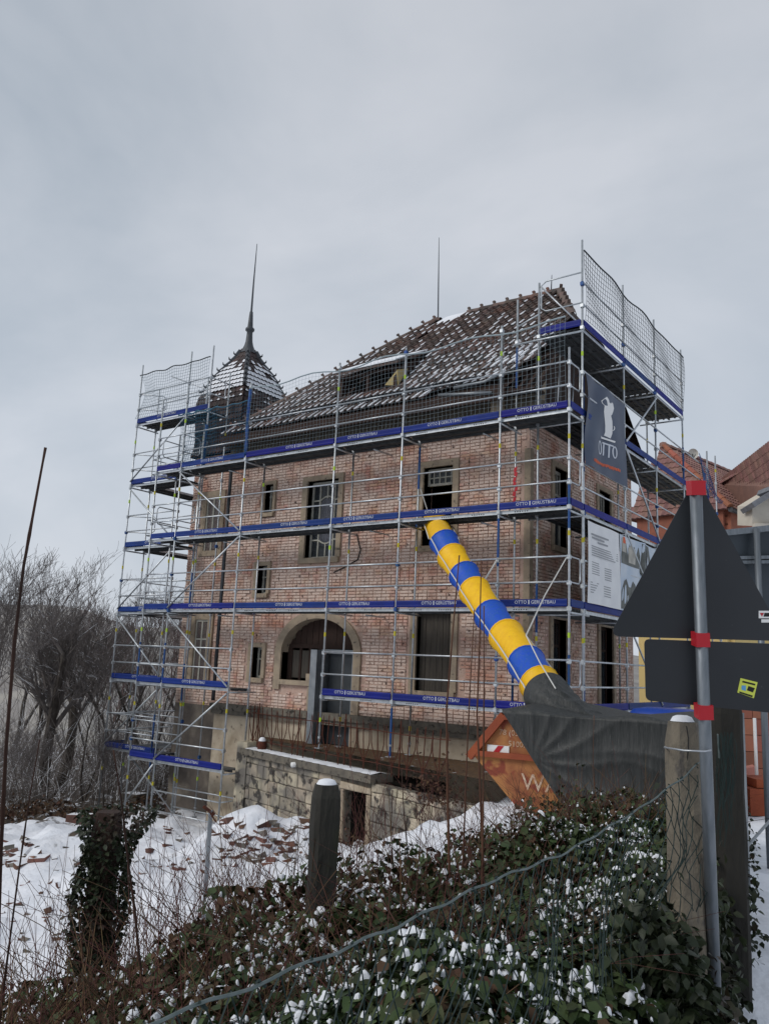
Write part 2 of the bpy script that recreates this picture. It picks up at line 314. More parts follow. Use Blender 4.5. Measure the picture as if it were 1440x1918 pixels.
snowc = tmix(tr(tn(2.5), .4, .65), (.80, .82, .87), (.70, .73, .79)); soilc = tmix(tr(tn(8), .35, .65), (.035, .027, .02), (.085, .062, .042))
soilc = tmix(tr(tn(5, 4), .60, .66), soilc, (.62, .64, .68))
ad = t.nodes.new('ShaderNodeMath'); ad.operation = 'MULTIPLY_ADD'; ad.inputs[1].default_value = .9; t.links.new(tn(3.), ad.inputs[0]); t.links.new(at_.outputs['Fac'], ad.inputs[2])
gcol = tmix(tr(ad.outputs[0], .93, 1.02), snowc, soilc)
t.links.new(gcol, b.inputs['Base Color'])
bn = t.nodes.new('ShaderNodeBump'); bn.inputs['Strength'].default_value = .6; bn.inputs['Distance'].default_value = .05; t.links.new(tn(9), bn.inputs['Height']); t.links.new(bn.outputs[0], b.inputs['Normal'])
go = npmesh('ground', np.stack([GX.ravel(), GY.ravel(), H.ravel()], 1), gf, gm, smooth=True); S(go)
soil = bank_mask(GX, GY).ravel()
far_wood = np.clip((np.hypot(GX-C[0], GY-C[1]).ravel()-20)/3, 0, 1)*(GX.ravel() < -13)*.62
soil = np.maximum(soil, far_wood)
soil = np.maximum(soil, np.clip(.30+.45*(vnoise(GX, GY, .8, 61).ravel()-.4), 0, .52)*(GX.ravel() < -5)*(GY.ravel() > -9)); dleft = np.hypot(GX+9, GY+1).ravel(); soil = np.maximum(soil, .42*np.exp(-(np.hypot(GX+11.5, GY-.3).ravel()/2.2)**2))
a_ = go.data.attributes.new('soil', 'FLOAT', 'POINT'); a_.data.foreach_set('value', soil.astype(np.float32))
def hz(x, y):                                            # height of the built ground
    i = np.clip(np.searchsorted(gx, x)-1, 0, nx-2); j = np.clip(np.searchsorted(gy, y)-1, 0, ny-2)
    a = (x-gx[i])/(gx[i+1]-gx[i]); b_ = (y-gy[j])/(gy[j+1]-gy[j])
    return (H[j, i]*(1-a)+H[j, i+1]*a)*(1-b_)+(H[j+1, i]*(1-a)+H[j+1, i+1]*a)*b_
# far hillside behind the wood
hx = np.linspace(-1, 1, 60); mbv = []; 
for j, (dist, z) in enumerate([(60, -10), (75, -5), (95, -.5), (130, 5), (170, 6), (200, -10)]):
    for a in np.linspace(-80, 10, 60): mbv.append((C[0]+dist*math.sin(R(a)), C[1]+dist*math.cos(R(a)), z+(2.2*math.sin(a*.21+j)+1.2*math.sin(a*.53))*(j > 0)-max(0, a+38)*.22*(j > 0)))
mbf = np.array([(j*60+k, j*60+k+1, (j+1)*60+k+1, (j+1)*60+k) for j in range(5) for k in range(59)])
S(npmesh('hill', np.array(mbv), mbf, M['hillside'], smooth=True))

# ---------------------------------------------------------------- the villa
YF, XW, XL, YB = 1.15, -1.42, -10.8, 7.7                # front wall, right wall, left wall, back wall
ZB, ZT = -5.9, 4.85
villa = thing('villa', 'old brick villa with tiled hipped roof and pointed corner turret behind the scaffold', 'house', loc=(-6, 4, -5.6))
def wall_cells(us, zs, holes):
    for i in range(len(us)-1):
        for j in range(len(zs)-1):
            u, z = (us[i]+us[i+1])/2, (zs[j]+zs[j+1])/2
            if not any(h[0] < u < h[1] and h[2] < z < h[3] for h in holes): yield us[i], us[i+1], zs[j], zs[j+1]
# openings: X or Y range, Z range
FH = dict(A=(-7.85, -6.79, 1.41, 3.47), B=(-4.18, -3.36, 1.55, 3.45), C=(-9.43, -9.10, 2.73, 3.53), D=(-9.50, -9.12, .51, 1.27), E=(-9.48, -9.11, -1.72, -.92), G=(-4.23, -3.30, -1.78, 0.0))
AR = (-8.42, -6.04, -1.72, -.15)                         # arch: left, right, sill, crown
RH = dict(r1=(2.40, 3.15, 1.62, 3.50), r2=(5.15, 6.0, 1.62, 3.50), r3=(2.35, 3.15, -2.3, -.05), r4=(5.2, 6.1, -2.4, -.05))
archc, archr = (AR[0]+AR[1])/2, (AR[1]-AR[0])/2
SPR = -1.02                                              # springing of the (flattened) arch
def in_arch(x, z, g=0.):
    if abs(x-archc) > archr+g: return False
    if z > SPR: return ((x-archc)/(archr+g))**2+((z-SPR)/(AR[3]-SPR+g))**2 < 1
    if x > -7.2-g: return z > -3.3
    return z > AR[2]-g
# wall core of mortar with the openings left out
fh = list(FH.values())+[(AR[0], AR[1], AR[2], SPR), (-7.2, AR[1], -3.3, AR[2])]
arch_steps = []
for k in range(24):                                      # stepped arch head, hidden behind the stone surround
    xa = AR[0]+(AR[1]-AR[0])*k/24; xb = AR[0]+(AR[1]-AR[0])*(k+1)/24; xm = (xa+xb)/2
    xi = xa if abs(xa-archc) < abs(xb-archc) else xb; arch_steps.append((xa, xb, SPR, SPR+(AR[3]-SPR)*math.sqrt(max(0, 1-((xi-archc)/archr)**2))+.02))
fh += arch_steps
us = sorted(set([XL, XW]+[v for h in fh for v in h[:2]])); zs = sorted(set([ZB, -2.62, ZT]+[v for h in fh for v in h[2:]]))
m1, m2 = MB(), MB()
for a, b_, c_, d in wall_cells(us, zs, fh): (m1 if c_ >= -2.62 else m2).box((a, YF, c_), (b_, YF+.35, d))
fw = m1.build('facade', M['mortar'], villa); m2.build('plinth', M['plaster'], villa)
rh = list(RH.values()); us = sorted(set([YF+.35, YB]+[v for h in rh for v in h[:2]])); zs = sorted(set([ZB, -2.62, ZT]+[v for h in rh for v in h[2:]]))
m1, m2 = MB(), MB()
for a, b_, c_, d in wall_cells(us, zs, rh): (m1 if c_ >= -2.62 else m2).box((XW-.35, a, c_), (XW, b_, d))
rw = m1.build('side_wall', M['mortar'], villa); m2.build('plinth', M['plaster'], villa)
MB().box((XL, YF+.35, ZB), (XL+.35, YB, ZT)).build('rear_wall', M['mortar'], villa)
MB().box((XL+.35, YB-.35, ZB), (XW-.35, YB, ZT)).build('rear_wall', M['mortar'], villa)
MB().box((XL+.35, YF+.35, ZT-.2), (XW-.35, YB-.35, ZT)).build('ceiling', M['interior_shade'], villa)
MB().box((XL+.35, YF+.35, -.25), (XW-.35, YB-.35, -.05)).build('floor_slab', M['interior_shade'], villa)
MB().box((XL+.35, YF+.35, -3.4), (XW-.35, YB-.35, -3.2)).build('floor_slab', M['interior_shade'], villa)
MB().box((XL+.35, 3.2, -3.2), (XW-.35, 3.3, ZT-.2)).build('inner_wall', M['interior_shade'], villa)
# frames' outer limits, where no brick is laid
FRM = dict(A=(-8.03, -6.64, 1.27, 3.60), B=(-4.35, -3.20, 1.42, 3.60), C=(-9.54, -9.01, 2.62, 3.63), D=(-9.62, -9.02, .40, 1.38), E=(-9.62, -8.99, -1.84, -.81), G=(-4.40, -3.13, -1.90, .11))
RFM = dict(r1=(2.25, 3.30, 1.5, 3.62), r2=(5.0, 6.15, 1.5, 3.62), r3=(2.2, 3.30, -2.45, .09), r4=(5.05, 6.25, -2.55, .09))
BH, BL, BJ = .077, .262, .012
def brick_mesh(l, name):
    m = MB(); h, dpt = BH-BJ, .03; c = .006              # chamfered brick face
    o = [(-l/2, 0, 0), (l/2, 0, 0), (l/2, 0, h), (-l/2, 0, h)]; f = [(-l/2+c, -dpt, c), (l/2-c, -dpt, c), (l/2-c, -dpt, h-c), (-l/2+c, -dpt, h-c)]
    m.add(o+f, [(4, 5, 6, 7), (0, 1, 5, 4), (1, 2, 6, 5), (2, 3, 7, 6), (3, 0, 4, 7)]); return m
BR = {}
for nm, l in (('s', BL-BJ), ('h', BL/2-BJ)):
    BR[nm] = brick_mesh(l, nm); 
bmesh_shared = {k: BR[k].mesh('brick') for k in BR}
for k in bmesh_shared: bmesh_shared[k].materials.append(M['brick'])
def lay(u0, u1, z0, z1, blocked, pick, parent, place, rz):
    stuff = MB(); n = 0; z = z0; row = 0
    while z+BH < z1:
        u = u0; k = row % 2; first = True
        while u < u1-.05:
            kind = 's' if (k % 2 == 0) else 'h'; l = BL if kind == 's' else BL/2
            if row % 2 and first: kind, l = 'h', BL/2
            first = False
            if u+l > u1: break
            uc, zc = u+l/2, z+BH/2
            if not blocked(uc, zc, l/2):
                dep = rnd.choice((0, 0, 0, .003, .006, -.004, -.008, -.018)) + rnd.uniform(-.002, .002)
                loc = place(uc, z, dep)
                if pick(uc, zc) and n < 150:
                    o = link('brick', bmesh_shared[kind], parent); o.location = loc; o.rotation_euler.z = rz; n += 1
                else:
                    cz, sz = math.cos(rz), math.sin(rz)
                    stuff.add([(loc[0]+x*cz-y*sz, loc[1]+x*sz+y*cz, loc[2]+q) for x, y, q in BR[kind].v], BR[kind].f)
            u += l; k += 1 if row % 3 == 0 else 2
        z += BH; row += 1
    S(stuff.build('brickwork', M['brick'], parent), 'stuff')
def blkF(u, z, g):
    for h in FRM.values():
        if h[0]-g < u < h[1]+g and h[2]-.03 < z < h[3]+.03: return True
    if in_arch(u, z, .24+g*.9): return True
    if u < -7.15+g and u > -7.45-g and z < AR[2]: return True
    return u+g > XW-.10 and z < 3.62
lay(XL+.01, XW, -2.55, ZT-.55, blkF, lambda u, z: -3.1 < u < -1.7 and 2.05 < z < 3.7, fw, lambda u, z, d: (u, YF-d, z), 0)
def blkR(u, z, g):
    for h in RFM.values():
        if h[0]-g < u < h[1]+g and h[2]-.03 < z < h[3]+.03: return True
    return u-g < YF+.12 and z < 3.62
lay(YF+.02, YB, -2.55, ZT-.55, blkR, lambda u, z: 1.3 < u < 2.2 and (2.0 < z < 3.5), rw, lambda u, z, d: (XW+d, u, z), R(90))
# corner pilaster, cornice, base course
m = MB().box((XW-.10, YF-.045, -2.5), (XW+.045, YF+.12, 3.62)); m.build('corner_pilaster', M['stone'], villa)
MB().box((XL-.05, YF-.16, -2.62), (XW+.16, YF+.02, -2.45)).box((XL-.03, YF-.10, -2.74), (XW+.10, YF+.02, -2.62)).build('base_course', M['dark_stone'], villa)
MB().box((XW-.02, YF+.03, -2.62), (XW+.16, YB, -2.45)).build('base_course', M['dark_stone'], villa)
MB().box((XL-.05, YF-.10, 4.32), (XW+.10, YF+.02, 4.72)).box((XL-.05, YF-.22, 4.72), (XW+.2, YF+.02, 4.86)).build('cornice', M['concrete'], villa)
MB().box((XW-.02, YF+.03, 4.32), (XW+.10, YB, 4.86)).build('cornice', M['concrete'], villa)
MB().box((XL-.15, .62, 4.80), (XW+.35, YF, 4.87)).build('soffit', M['wood_dark'], villa)

def window_front(key, frame, parent=villa, sill=True, name='window'):
    x0, x1, z0, z1 = FH[key]; a, b_, c_, d = FRM[key]
    m = MB(); p0 = YF-.06
    m.box((a, p0, c_ if not sill else z0), (x0, YF+.33, z1)); m.box((x1, p0, c_ if not sill else z0), (b_, YF+.33, z1)); m.box((a, p0+.004, z1), (b_, YF+.33, d))
    o = m.build(name, M['stone'], parent)
    if sill: MB().box((a+.03, YF-.10, c_), (b_-.03, YF+.33, z0)).build('sill', M['stone'], o)
    return o
def bars(o, x0, x1, z0, z1, y, ver, hor, t=.035, mt='frame_white'):
    m = MB(); m.box((x0, y, z0), (x0+.06, y+.05, z1)).box((x1-.06, y, z0), (x1, y+.05, z1)).box((x0+.06, y, z0), (x1-.06, y+.05, z0+.06)).box((x0+.06, y, z1-.06), (x1-.06, y+.05, z1))
    for v in ver: m.box((v[0]-t/2, y+.004, v[1]), (v[0]+t/2, y+.044, v[2]))
    for h in hor: m.box((h[1], y+.002, h[0]-t/2), (h[2], y+.046, h[0]+t/2))
    return m.build('window_frame', M[mt], o)
glass = bpy.data.materials.new('glass_pane'); glass.use_nodes = True; gb = glass.node_tree.nodes['Principled BSDF']
gb.inputs['Base Color'].default_value = (.05, .06, .07, 1); gb.inputs['Roughness'].default_value = .12; gb.inputs['Alpha'].default_value = .35
def pane(o, x0, x1, z0, z1, y): MB().box((x0, y, z0), (x1, y+.006, z1)).build('pane', glass, o)
# A: old window with curved glazing bars and a pale curtain
o = window_front('A', 1); x0, x1, z0, z1 = FH['A']; y = YF+.16
bars(o, x0, x1, z0, z1, y, [(x0+.28, z0, z1), (x1-.28, z0, z1), ((x0+x1)/2, z1-.45, z1), ((x0+x1)/2, z0, z0+.42)], [(z1-.50, x0, x0+.28), (z1-.50, x1-.28, x1), (z0+.50, x0, x0+.28), (z0+.50, x1-.28, x1)])
mm = MB()
for sg, zb in ((1, z1-.50), (-1, z0+.50)):
    pts = [(x0+.28+(x1-x0-.56)*k/12, y+.02, zb+sg*.10*math.sin(math.pi*k/12)) for k in range(13)]; mm.tube(pts, .022, 6)
mm.build('curved_bar', M['frame_white'], o)
for a, b_ in ((x0+.06, x0+.265), (x0+.295, x1-.295), (x1-.265, x1-.06)): pane(o, a, b_, z0+.06, z1-.06, y+.022)
cv = []; n = 40
for k in range(n+1):
    xx = x0+.2+(x1-x0-.4)*k/n; yy = y+.12+.02*math.sin(k*1.1)
    cv += [(xx, yy, z0+.35), (xx, yy, z1-.42)]
MB().add(cv, [(2*k, 2*k+2, 2*k+3, 2*k+1) for k in range(n)]).build('curtain', M['curtain'], o, True)
# B: open window the chute comes out of; only the top light is left
o = window_front('B', 1); x0, x1, z0, z1 = FH['B']
bars(o, x0, x1, z1-.42, z1, y, [(x0+(x1-x0)*k/5, z1-.42, z1) for k in range(1, 5)], [(z1-.22, x0, x1)], .03)
pane(o, x0+.06, x1-.06, z1-.36, z1-.06, y+.022)
# stair windows
for kx in 'CDE':
    o = window_front(kx, 1); x0, x1, z0, z1 = FH[kx]
    bars(o, x0+.02, x1, z0, z1, y, [((x0+x1)/2+.02, z0, z1)], [(z0+(z1-z0)*.62, x0, x1)], .03); pane(o, x0+.06, x1-.06, z0+.06, z1-.06, y+.022)
# G: boarded window
o = window_front('G', 1); o['label'] = 'window opening closed with weathered dark boards'; x0, x1, z0, z1 = FH['G']
for k in range(6):
    a = x0+(x1-x0)*k/6; MB().box((a+.004, YF+.12+rnd.uniform(0, .012), z0), (a+(x1-x0)/6-.004, YF+.16, z1-rnd.uniform(0, .03))).build('board', M['wood_board'], o)
# right-hand wall windows
for kx in RH:
    y0, y1, z0, z1 = RH[kx]; a, b_, c_, d = RFM[kx]; xo = XW+.05
    o = MB().box((XW-.33, a, z0), (xo, y0, z1)).box((XW-.33, y1, z0), (xo, b_, z1)).box((XW-.33, a, z1), (xo-.004, b_, d)).build('window', M['stone'], villa)
    MB().box((XW-.33, a+.03, c_), (XW+.10, b_-.03, z0)).build('sill', M['stone'], o)
    xx = XW-.2; m = MB().box((xx, y0, z0), (xx+.05, y0+.07, z1)).box((xx, y1-.07, z0), (xx+.05, y1, z1)).box((xx, y0+.07, z1-.07), (xx+.05, y1-.07, z1)).box((xx, y0+.07, z0), (xx+.05, y1-.07, z0+.07))
    m.box((xx+.003, (y0+y1)/2-.03, z0+.07), (xx+.047, (y0+y1)/2+.03, z1-.07)); m.box((xx+.004, y0+.07, z1-.62), (xx+.046, y1-.07, z1-.56))
    for q in (.25, .75): m.box((xx+.005, y0+(y1-y0)*q-.015, z1-.56), (xx+.045, y0+(y1-y0)*q+.015, z1-.07))
    m.build('window_frame', M['frame_white' if kx in ('r1', 'r2') else 'wood_dark'], o)
    MB().box((xx+.02, y0+.07, z0+.07), (xx+.026, y1-.07, z1-.07)).build('pane', glass, o)
# arch: stone surround, wooden window, boards, steel door
sur = MB(); no, ni = [], []
for k in range(25):
    a = math.pi*k/24; no.append((archc-(archr+.22)*math.cos(a), SPR+(AR[3]-SPR+.20)*math.sin(a))); ni.append((archc-archr*math.cos(a), SPR+(AR[3]-SPR)*math.sin(a)))
for k in range(24):
    q = [no[k], no[k+1], ni[k+1], ni[k]]; sur.prism([(x_, YF-.06, z_) for x_, z_ in q], (0, .39, 0))
sur.box((AR[0]-.22, YF-.06, AR[2]-.25), (AR[0], YF+.33, SPR)).box((AR[1], YF-.06, -3.2), (AR[1]+.22, YF+.33, SPR))
arch = sur.build('arched_opening', M['stone'], villa)
sur = MB().box((AR[0], YF-.10, AR[2]-.12), (-7.3, YF+.33, AR[2])); sur.build('sill', M['stone'], arch)
MB().box((-7.44, YF-.07, -3.2), (-7.2, YF+.33, AR[2])).box((-7.5, YF-.08, AR[2]), (-7.2, YF+.2, AR[2]+.18)).build('door_jamb', M['stone'], arch)
yy = YF+.22
o = MB().box((AR[0], yy, -.90), (AR[1], yy+.08, -.80)).box((AR[0], yy, AR[2]), (AR[0]+.12, yy+.08, -.9)).box((-7.35, yy, AR[2]), (-7.1, yy+.08, -.9)).build('wooden_window', M['wood_dark'], arch)
for k in range(3):
    a = AR[0]+.16+k*.32; MB().box((a, yy+.02, AR[2]+.06), (a+.25, yy+.05, -.96)).build('board', M['wood_board'], arch)
for k in range(4): MB().box((AR[0]+.11+k*.32-.035, yy+.004, AR[2]), (AR[0]+.11+k*.32+.035, yy+.075, -.9)).build('mullion', M['wood_dark'], arch)
for k in range(12):
    a = AR[0]+(AR[1]-AR[0])*k/12; b_ = AR[0]+(AR[1]-AR[0])*(k+1)/12; xm = (a+b_)/2
    top = SPR+(AR[3]-SPR)*math.sqrt(max(.01, 1-((xm-archc)/archr)**2))
    MB().box((a+.005, yy+.03+rnd.uniform(0, .02), -.8), (b_-.005, yy+.07, top)).build('board', M['wood_dark'], arch)
o = MB().box((-7.1, YF+.02, -3.2), (-7.0, YF+.30, -.92)).box((-6.12, YF+.02, -3.2), (-6.04, YF+.30, -.92)).box((-7.0, YF+.02, -1.02), (-6.12, YF+.30, -.92)).build('steel_door', M['zinc'], villa)
MB().box((-6.92, YF+.14, -3.2), (-6.12, YF+.20, -1.02)).build('door_leaf', M['door_grey'], o)
MB().box((-6.86, YF+.13, -2.15), (-6.78, YF+.14, -1.98)).box((-6.86, YF+.09, -2.05), (-6.72, YF+.11, -2.03)).build('door_handle', M['galv'], o)
MB().box((-7.17, YF-.32, -3.2), (-6.97, YF-.12, -.94)).build('zinc_casing', M['zinc'], o)
# downpipe beside the turret, loose black cable on the wall
MB().tube([(XL-.06, YF-.02, 4.5), (XL-.06, YF-.02, -2.4)], .05, 8).build('downpipe', M['lead'], villa, True)
cp = [at(x, y, Y=YF-.05) for x, y in ((668, 1000), (675, 1030), (670, 1048), (650, 1060), (625, 1072))]
MB().tube(cp, .016, 6).build('loose_cable', M['black_print'], villa, True)

# ---------------------------------------------------------------- roof
ED, RX0, SL = (.42, 4.93), -10.7, 5.62                    # eave Y/Z, left eave corner, slope length
q2 = math.sqrt(.5)
def rp(x, s, n=0.): return Vector((x, ED[0]+s*q2-n*q2, ED[1]+s*q2+n*q2))
def xl(s): return RX0+s/SL*4.45
def xr(s):
    if s < 1.55: return -1.78+.42*s
    if s < 3.45: return -1.12
    return -1.12-(s-3.45)/(SL-3.45)*1.05
dx0, dx1 = -7.0, -5.15                                    # dormer
DS0, DS1 = 1.0, 2.9
roof = MB().add([rp(RX0, 0, -.12), rp(-1.8, 0, -.12), rp(-1.15, 1.5, -.12), rp(-1.15, 3.45, -.12), rp(-2.17, SL, -.12), rp(-6.25, SL, -.12)], [(0, 1, 2, 3, 4, 5)])
RY, RZ = ED[0]+SL*q2, ED[1]+SL*q2; BY = 2*RY-ED[0]
roof.add([(-6.25, RY, RZ-.17), (-2.17, RY, RZ-.17), (-1.15, BY-.42-3, ED[1]+2.4), (-1.15, BY, ED[1]-.17), (RX0, BY, ED[1]-.17)], [(0, 1, 2, 3, 4)])
roof.add([(RX0, ED[0], ED[1]-.17), (-6.25, RY, RZ-.17), (RX0, BY, ED[1]-.17)], [(0, 1, 2)])
roof.add([(-2.17, RY, RZ-.17), rp(-1.15, 3.45, -.12), (-1.15, BY-.42-3, ED[1]+2.4)], [(0, 1, 2)])
roof.add([(-1.5, .95, 4.8), (-1.5, .95, 5.3), (-1.5, RY-1.5, 7.2), (-1.5, RY+1.5, 7.2), (-1.5, BY-.5, 5.3), (-1.5, BY-.5, 4.8)], [(0, 1, 2, 3, 4, 5)])
ro_ = roof.build('roof', M['wood_dark'], villa)
TW, TE = .215, .325
def tile_geo():
    pr = [(-TW/2, .012), (-TW*.36, 0), (-TW*.05, .0), (TW*.14, .018), (TW*.30, .055), (TW*.45, .055), (TW*.55, .014)]
    m = MB(); n = len(pr); v = []
    for s, lift in ((0, .058), (TE+.05, .004)): v += [(x, s, z+lift) for x, z in pr]
    v += [(x, 0.006, z+.018) for x, z in pr]
    m.add(v, [(k, k+1, n+k+1, n+k) for k in range(n-1)]+[(2*n+k, 2*n+k+1, k+1, k) for k in range(n-1)]); return m
tg = tile_geo(); tme = tg.mesh('roof_tile'); tme.materials.append(M['tile'])
Rt = Matrix(((1, 0, 0), (0, q2, -q2), (0, q2, q2)))      # x along the eave, y up the slope, z normal
tiles = []; s = 0.; row = 0
while s < SL-.1:
    a, b_ = xl(s+.15), xr(s+.1)
    if row == 0: b_ = -3.6
    k = math.ceil((a-RX0)/TW)
    while RX0+k*TW+TW*.4 < b_:
        xc = RX0+k*TW
        dorm = dx0-.1 < xc < dx1+.1 and DS0 < s+.1 < DS1
        hole = (-6.0 < xc < -5.15+.25*math.sin(row) and s > SL-.42)
        if not dorm and not hole and rnd.random() > .0005: tiles.append((xc, s, row))
        k += 1
    s += TE; row += 1
near = sorted(tiles, key=lambda t_: (Vector(rp(t_[0], t_[1]))-Vector(C)).length); nearset = set(t_[:2] for t_ in near[:300])
stuff = MB(); snow = MB()
for xc, s, row in tiles:
    jit = rnd.uniform(-.006, .006); p = rp(xc+jit, s+rnd.uniform(-.01, .01)); rz = rnd.gauss(0, .012)
    mt = Rt.to_4x4() @ Matrix.Rotation(rz, 4, 'Z')
    if (xc, s) in nearset:
        o = link('roof_tile', tme, ro_); o.matrix_basis = Matrix.Translation(p) @ mt
    else: stuff.add([p+mt @ Vector(v) for v in tg.v], tg.f)
    low = math.exp(-s/.55); corner = math.exp(-(((xc+1.7)/1.3)**2+((s-.9)/.85)**2)); lft = math.exp(-((xc+9.0)/2.2)**2)*math.exp(-s/1.8)
    pz = .72+.95*low+1.1*corner+.5*lft-.30*(s > 2.9)
    if rnd.random() < pz:                                 # snow lies in the pan beside the roll
        full = rnd.random() < .25*low+.9*corner+.25*lft; wx = TW*(.30 if not full else .98)*rnd.uniform(.6, 1.05); x0_ = -TW*.5; ln = TE*rnd.uniform(.35, 1.0)
        if full: ln = TE*.97
        th = rnd.uniform(.012, .022); sk = rnd.uniform(.15, .6)*wx*(not full)
        base = .060; vv = []
        for yy_, l_ in ((.004, base), (ln, base-.04*ln/TE)):
            sh = sk*(yy_ > .1)
            vv += [(x0_+sh, yy_, l_), (x0_+sh+.015, yy_+.01, l_+th), (x0_+wx+sh*.4-.02, yy_+.01, l_+th+(.045 if full else 0)), (x0_+wx+sh*.4, yy_, l_+(.03 if full else 0))]
        vv = [(v[0], v[1]-.004, v[2]) for v in vv]
        snow.add([p+mt @ Vector(v) for v in vv], [(0, 1, 5, 4), (1, 2, 6, 5), (2, 3, 7, 6), (0, 3, 2, 1), (4, 5, 6, 7)])
S(stuff.build('tile_field', M['tile'], ro_), 'stuff'); S(snow.build('snow_on_tiles', M['snow'], ro_), 'stuff')
# ridge and hip tiles with raised clips
def ridge_run(p, q, step, parent, mt, r_=.11, clip=True, name='ridge_tile'):
    p, q = Vector(p), Vector(q); d = q-p; n = max(1, round(d.length/step)); d.normalize(); up = Vector((0, 0, 1)); sdv = d.cross(up).normalized(); up = sdv.cross(d)
    for k in range(n):
        a = p+d*step*k; m = MB(); v = []
        for e, rr in ((0, r_*1.12), (step*1.08, r_*.95)):
            v += [a+d*e+sdv*rr*math.cos(t_)+up*(rr*math.sin(t_)*.9) for t_ in np.linspace(-.2, math.pi+.2, 7)]
        f = [(i, i+1, 8+i, 7+i) for i in range(6)]+[(6, 5, 4, 3, 2, 1, 0)]; m.add(v, f)
        if clip: m.obox(a+d*.03+up*(r_*1.25), d*.022, sdv*.04, up*.055); m.obox(a+d*.03+up*(r_*1.55)-d*.02, d*.035, sdv*.03, up*.022)
        m.build(name, mt, parent)
ridge_run(rp(-6.2, SL, -.02), rp(-5.95, SL, -.02), .25, ro_, M['tile']); ridge_run(rp(-5.0, SL, -.02), rp(-2.15, SL, -.02), .41, ro_, M['tile'])
ridge_run(rp(xl(.35), .35, .0), rp(-6.2, SL, -.02), .43, ro_, M['tile'])
ridge_run(rp(-2.15, SL, -.02), rp(-1.15, 3.45, 0), .40, ro_, M['tile'])
MB().add([rp(-6.1, SL-.5, .03), rp(-5.1, SL-.42, .03), rp(-4.75, SL, .05), rp(-5.7, SL, .05)], [(0, 1, 2, 3)]).add([rp(-6.1, SL-.5, .0), rp(-5.1, SL-.42, .0), rp(-4.75, SL, .0), rp(-5.7, SL, .0)], [(3, 2, 1, 0)]).build('ridge_patch', M['snow'], ro_)
# lightning rods
for x, y, y2, Y_, nm in ((822, 445, 612, 4.38, 'lightning_rod'), (1033, 515, 562, 4.38, 'lightning_rod')):
    a, b_ = at(x, y, Y=Y_), at(x-2, y2, Y=Y_); MB().tube([tuple(b_), tuple((a+b_)/2), tuple(a)], [.022, .018, .008], 6).build(nm, M['lead'], ro_)
# gutter lying on the slope, snow guard, eave fascia
gt = MB()
for k in range(8):
    x0 = -10.45+k*1.0; y0 = at(440, 805, Y=.9)
    v = []
    for xx in (x0, x0+1.0):
        for t_ in np.linspace(math.pi, 2*math.pi, 6): v.append(rp(xx, .40+.08*math.cos(t_), .13+.09*math.sin(t_)+.01*math.sin(xx*3)))
    gt.add(v, [(i, i+1, 7+i, 6+i) for i in range(5)]+[(i+1, i, 6+i, 7+i) for i in range(5)])
gt.build('gutter', M['lead'], villa)
MB().tube([rp(-3.0, .12, .08), rp(-2.2, .1, .1), rp(-1.9, .3, .12)], .035, 6).tube([rp(-3.4, .05, 0), rp(-2.0, -.1, -.1)], .04, 6).build('bent_gutter', M['zinc'], villa, True)
MB().box((RX0, .45, 4.62), (-1.7, .50, 4.92)).build('fascia', M['wood_dark'], villa)
for k in range(5):
    x_ = -1.9+k*.22; MB().bar((x_, .7, 4.85), (x_+rnd.uniform(-.05, .05), 1.75, 5.9), .08, .12).build('bare_rafter', M['wood_dark'], ro_)
MB().box((-2.2, .75, 4.35), (-1.95, .95, 4.75)).build('corner_console', M['stone'], villa)
MB().prism([(-1.42, 1.2, 4.87), (-1.42, 1.9, 4.87), (-1.42, 2.0, 5.6), (-1.42, 1.5, 5.75), (-1.42, 1.25, 5.3)], (-.3, 0, 0)).build('gable_stub', M['stone'], villa)
# dormer
dz0 = rp(0, DS0).z; dy0 = rp(0, DS0).y
dm = MB().box((dx0, dy0+.04, dz0-.02), (dx0+.09, dy0+.14, dz0+.62)).box((dx1-.09, dy0+.04, dz0-.02), (dx1, dy0+.14, dz0+.62)).box((dx0+.09, dy0+.04, dz0+.54), (dx1-.09, dy0+.14, dz0+.62)).box((dx0+.09, dy0+.04, dz0-.02), (dx1-.09, dy0+.14, dz0+.06)).box(((dx0+dx1)/2-.04, dy0+.05, dz0+.06), ((dx0+dx1)/2+.04, dy0+.13, dz0+.54))
do = dm.build('dormer', M['wood_dark'], villa)
y2 = rp(0, DS1).y; z2 = rp(0, DS1).z
for x_ in (dx0, dx1): MB().prism([(x_-.02, dy0+.1, dz0), (x_-.02, dy0+.1, dz0+.62), (x_-.02, y2, z2), ], (.04, 0, 0)).build('dormer_cheek', M['wood_dark'], do)
MB().prism([(dx0-.12, dy0-.1, dz0+.63), (dx0-.12, y2+.1, z2+.1), (dx0-.12, y2+.1, z2+.16), (dx0-.12, dy0-.1, dz0+.70)], (dx1-dx0+.24, 0, 0)).build('dormer_roof', M['tile'], do)
MB().prism([(dx0-.14, dy0-.12, dz0+.702), (dx0-.14, y2, z2+.13), (dx0-.14, y2, z2+.165), (dx0-.14, dy0-.12, dz0+.735)], (dx1-dx0+.2, 0, 0)).build('snow', M['snow'], do)
MB().box((dx0+.09, dy0+.6, dz0+.06), (dx1-.09, dy0+.62, dz0+.6)).build('dormer_shade', M['interior_shade'], do)  # near-black sheet added as the shade inside the dormer opening
MB().add([(dx1-.35, dy0+.03, dz0+.15), (dx1+.03, dy0+.03, dz0+.5), (dx1+.03, dy0+.5, dz0+.68), (dx1+.03, dy0+.1, dz0+.1)], [(0, 1, 2, 3)]).build('yellow_cloth', M['yellow_cloth'], do)

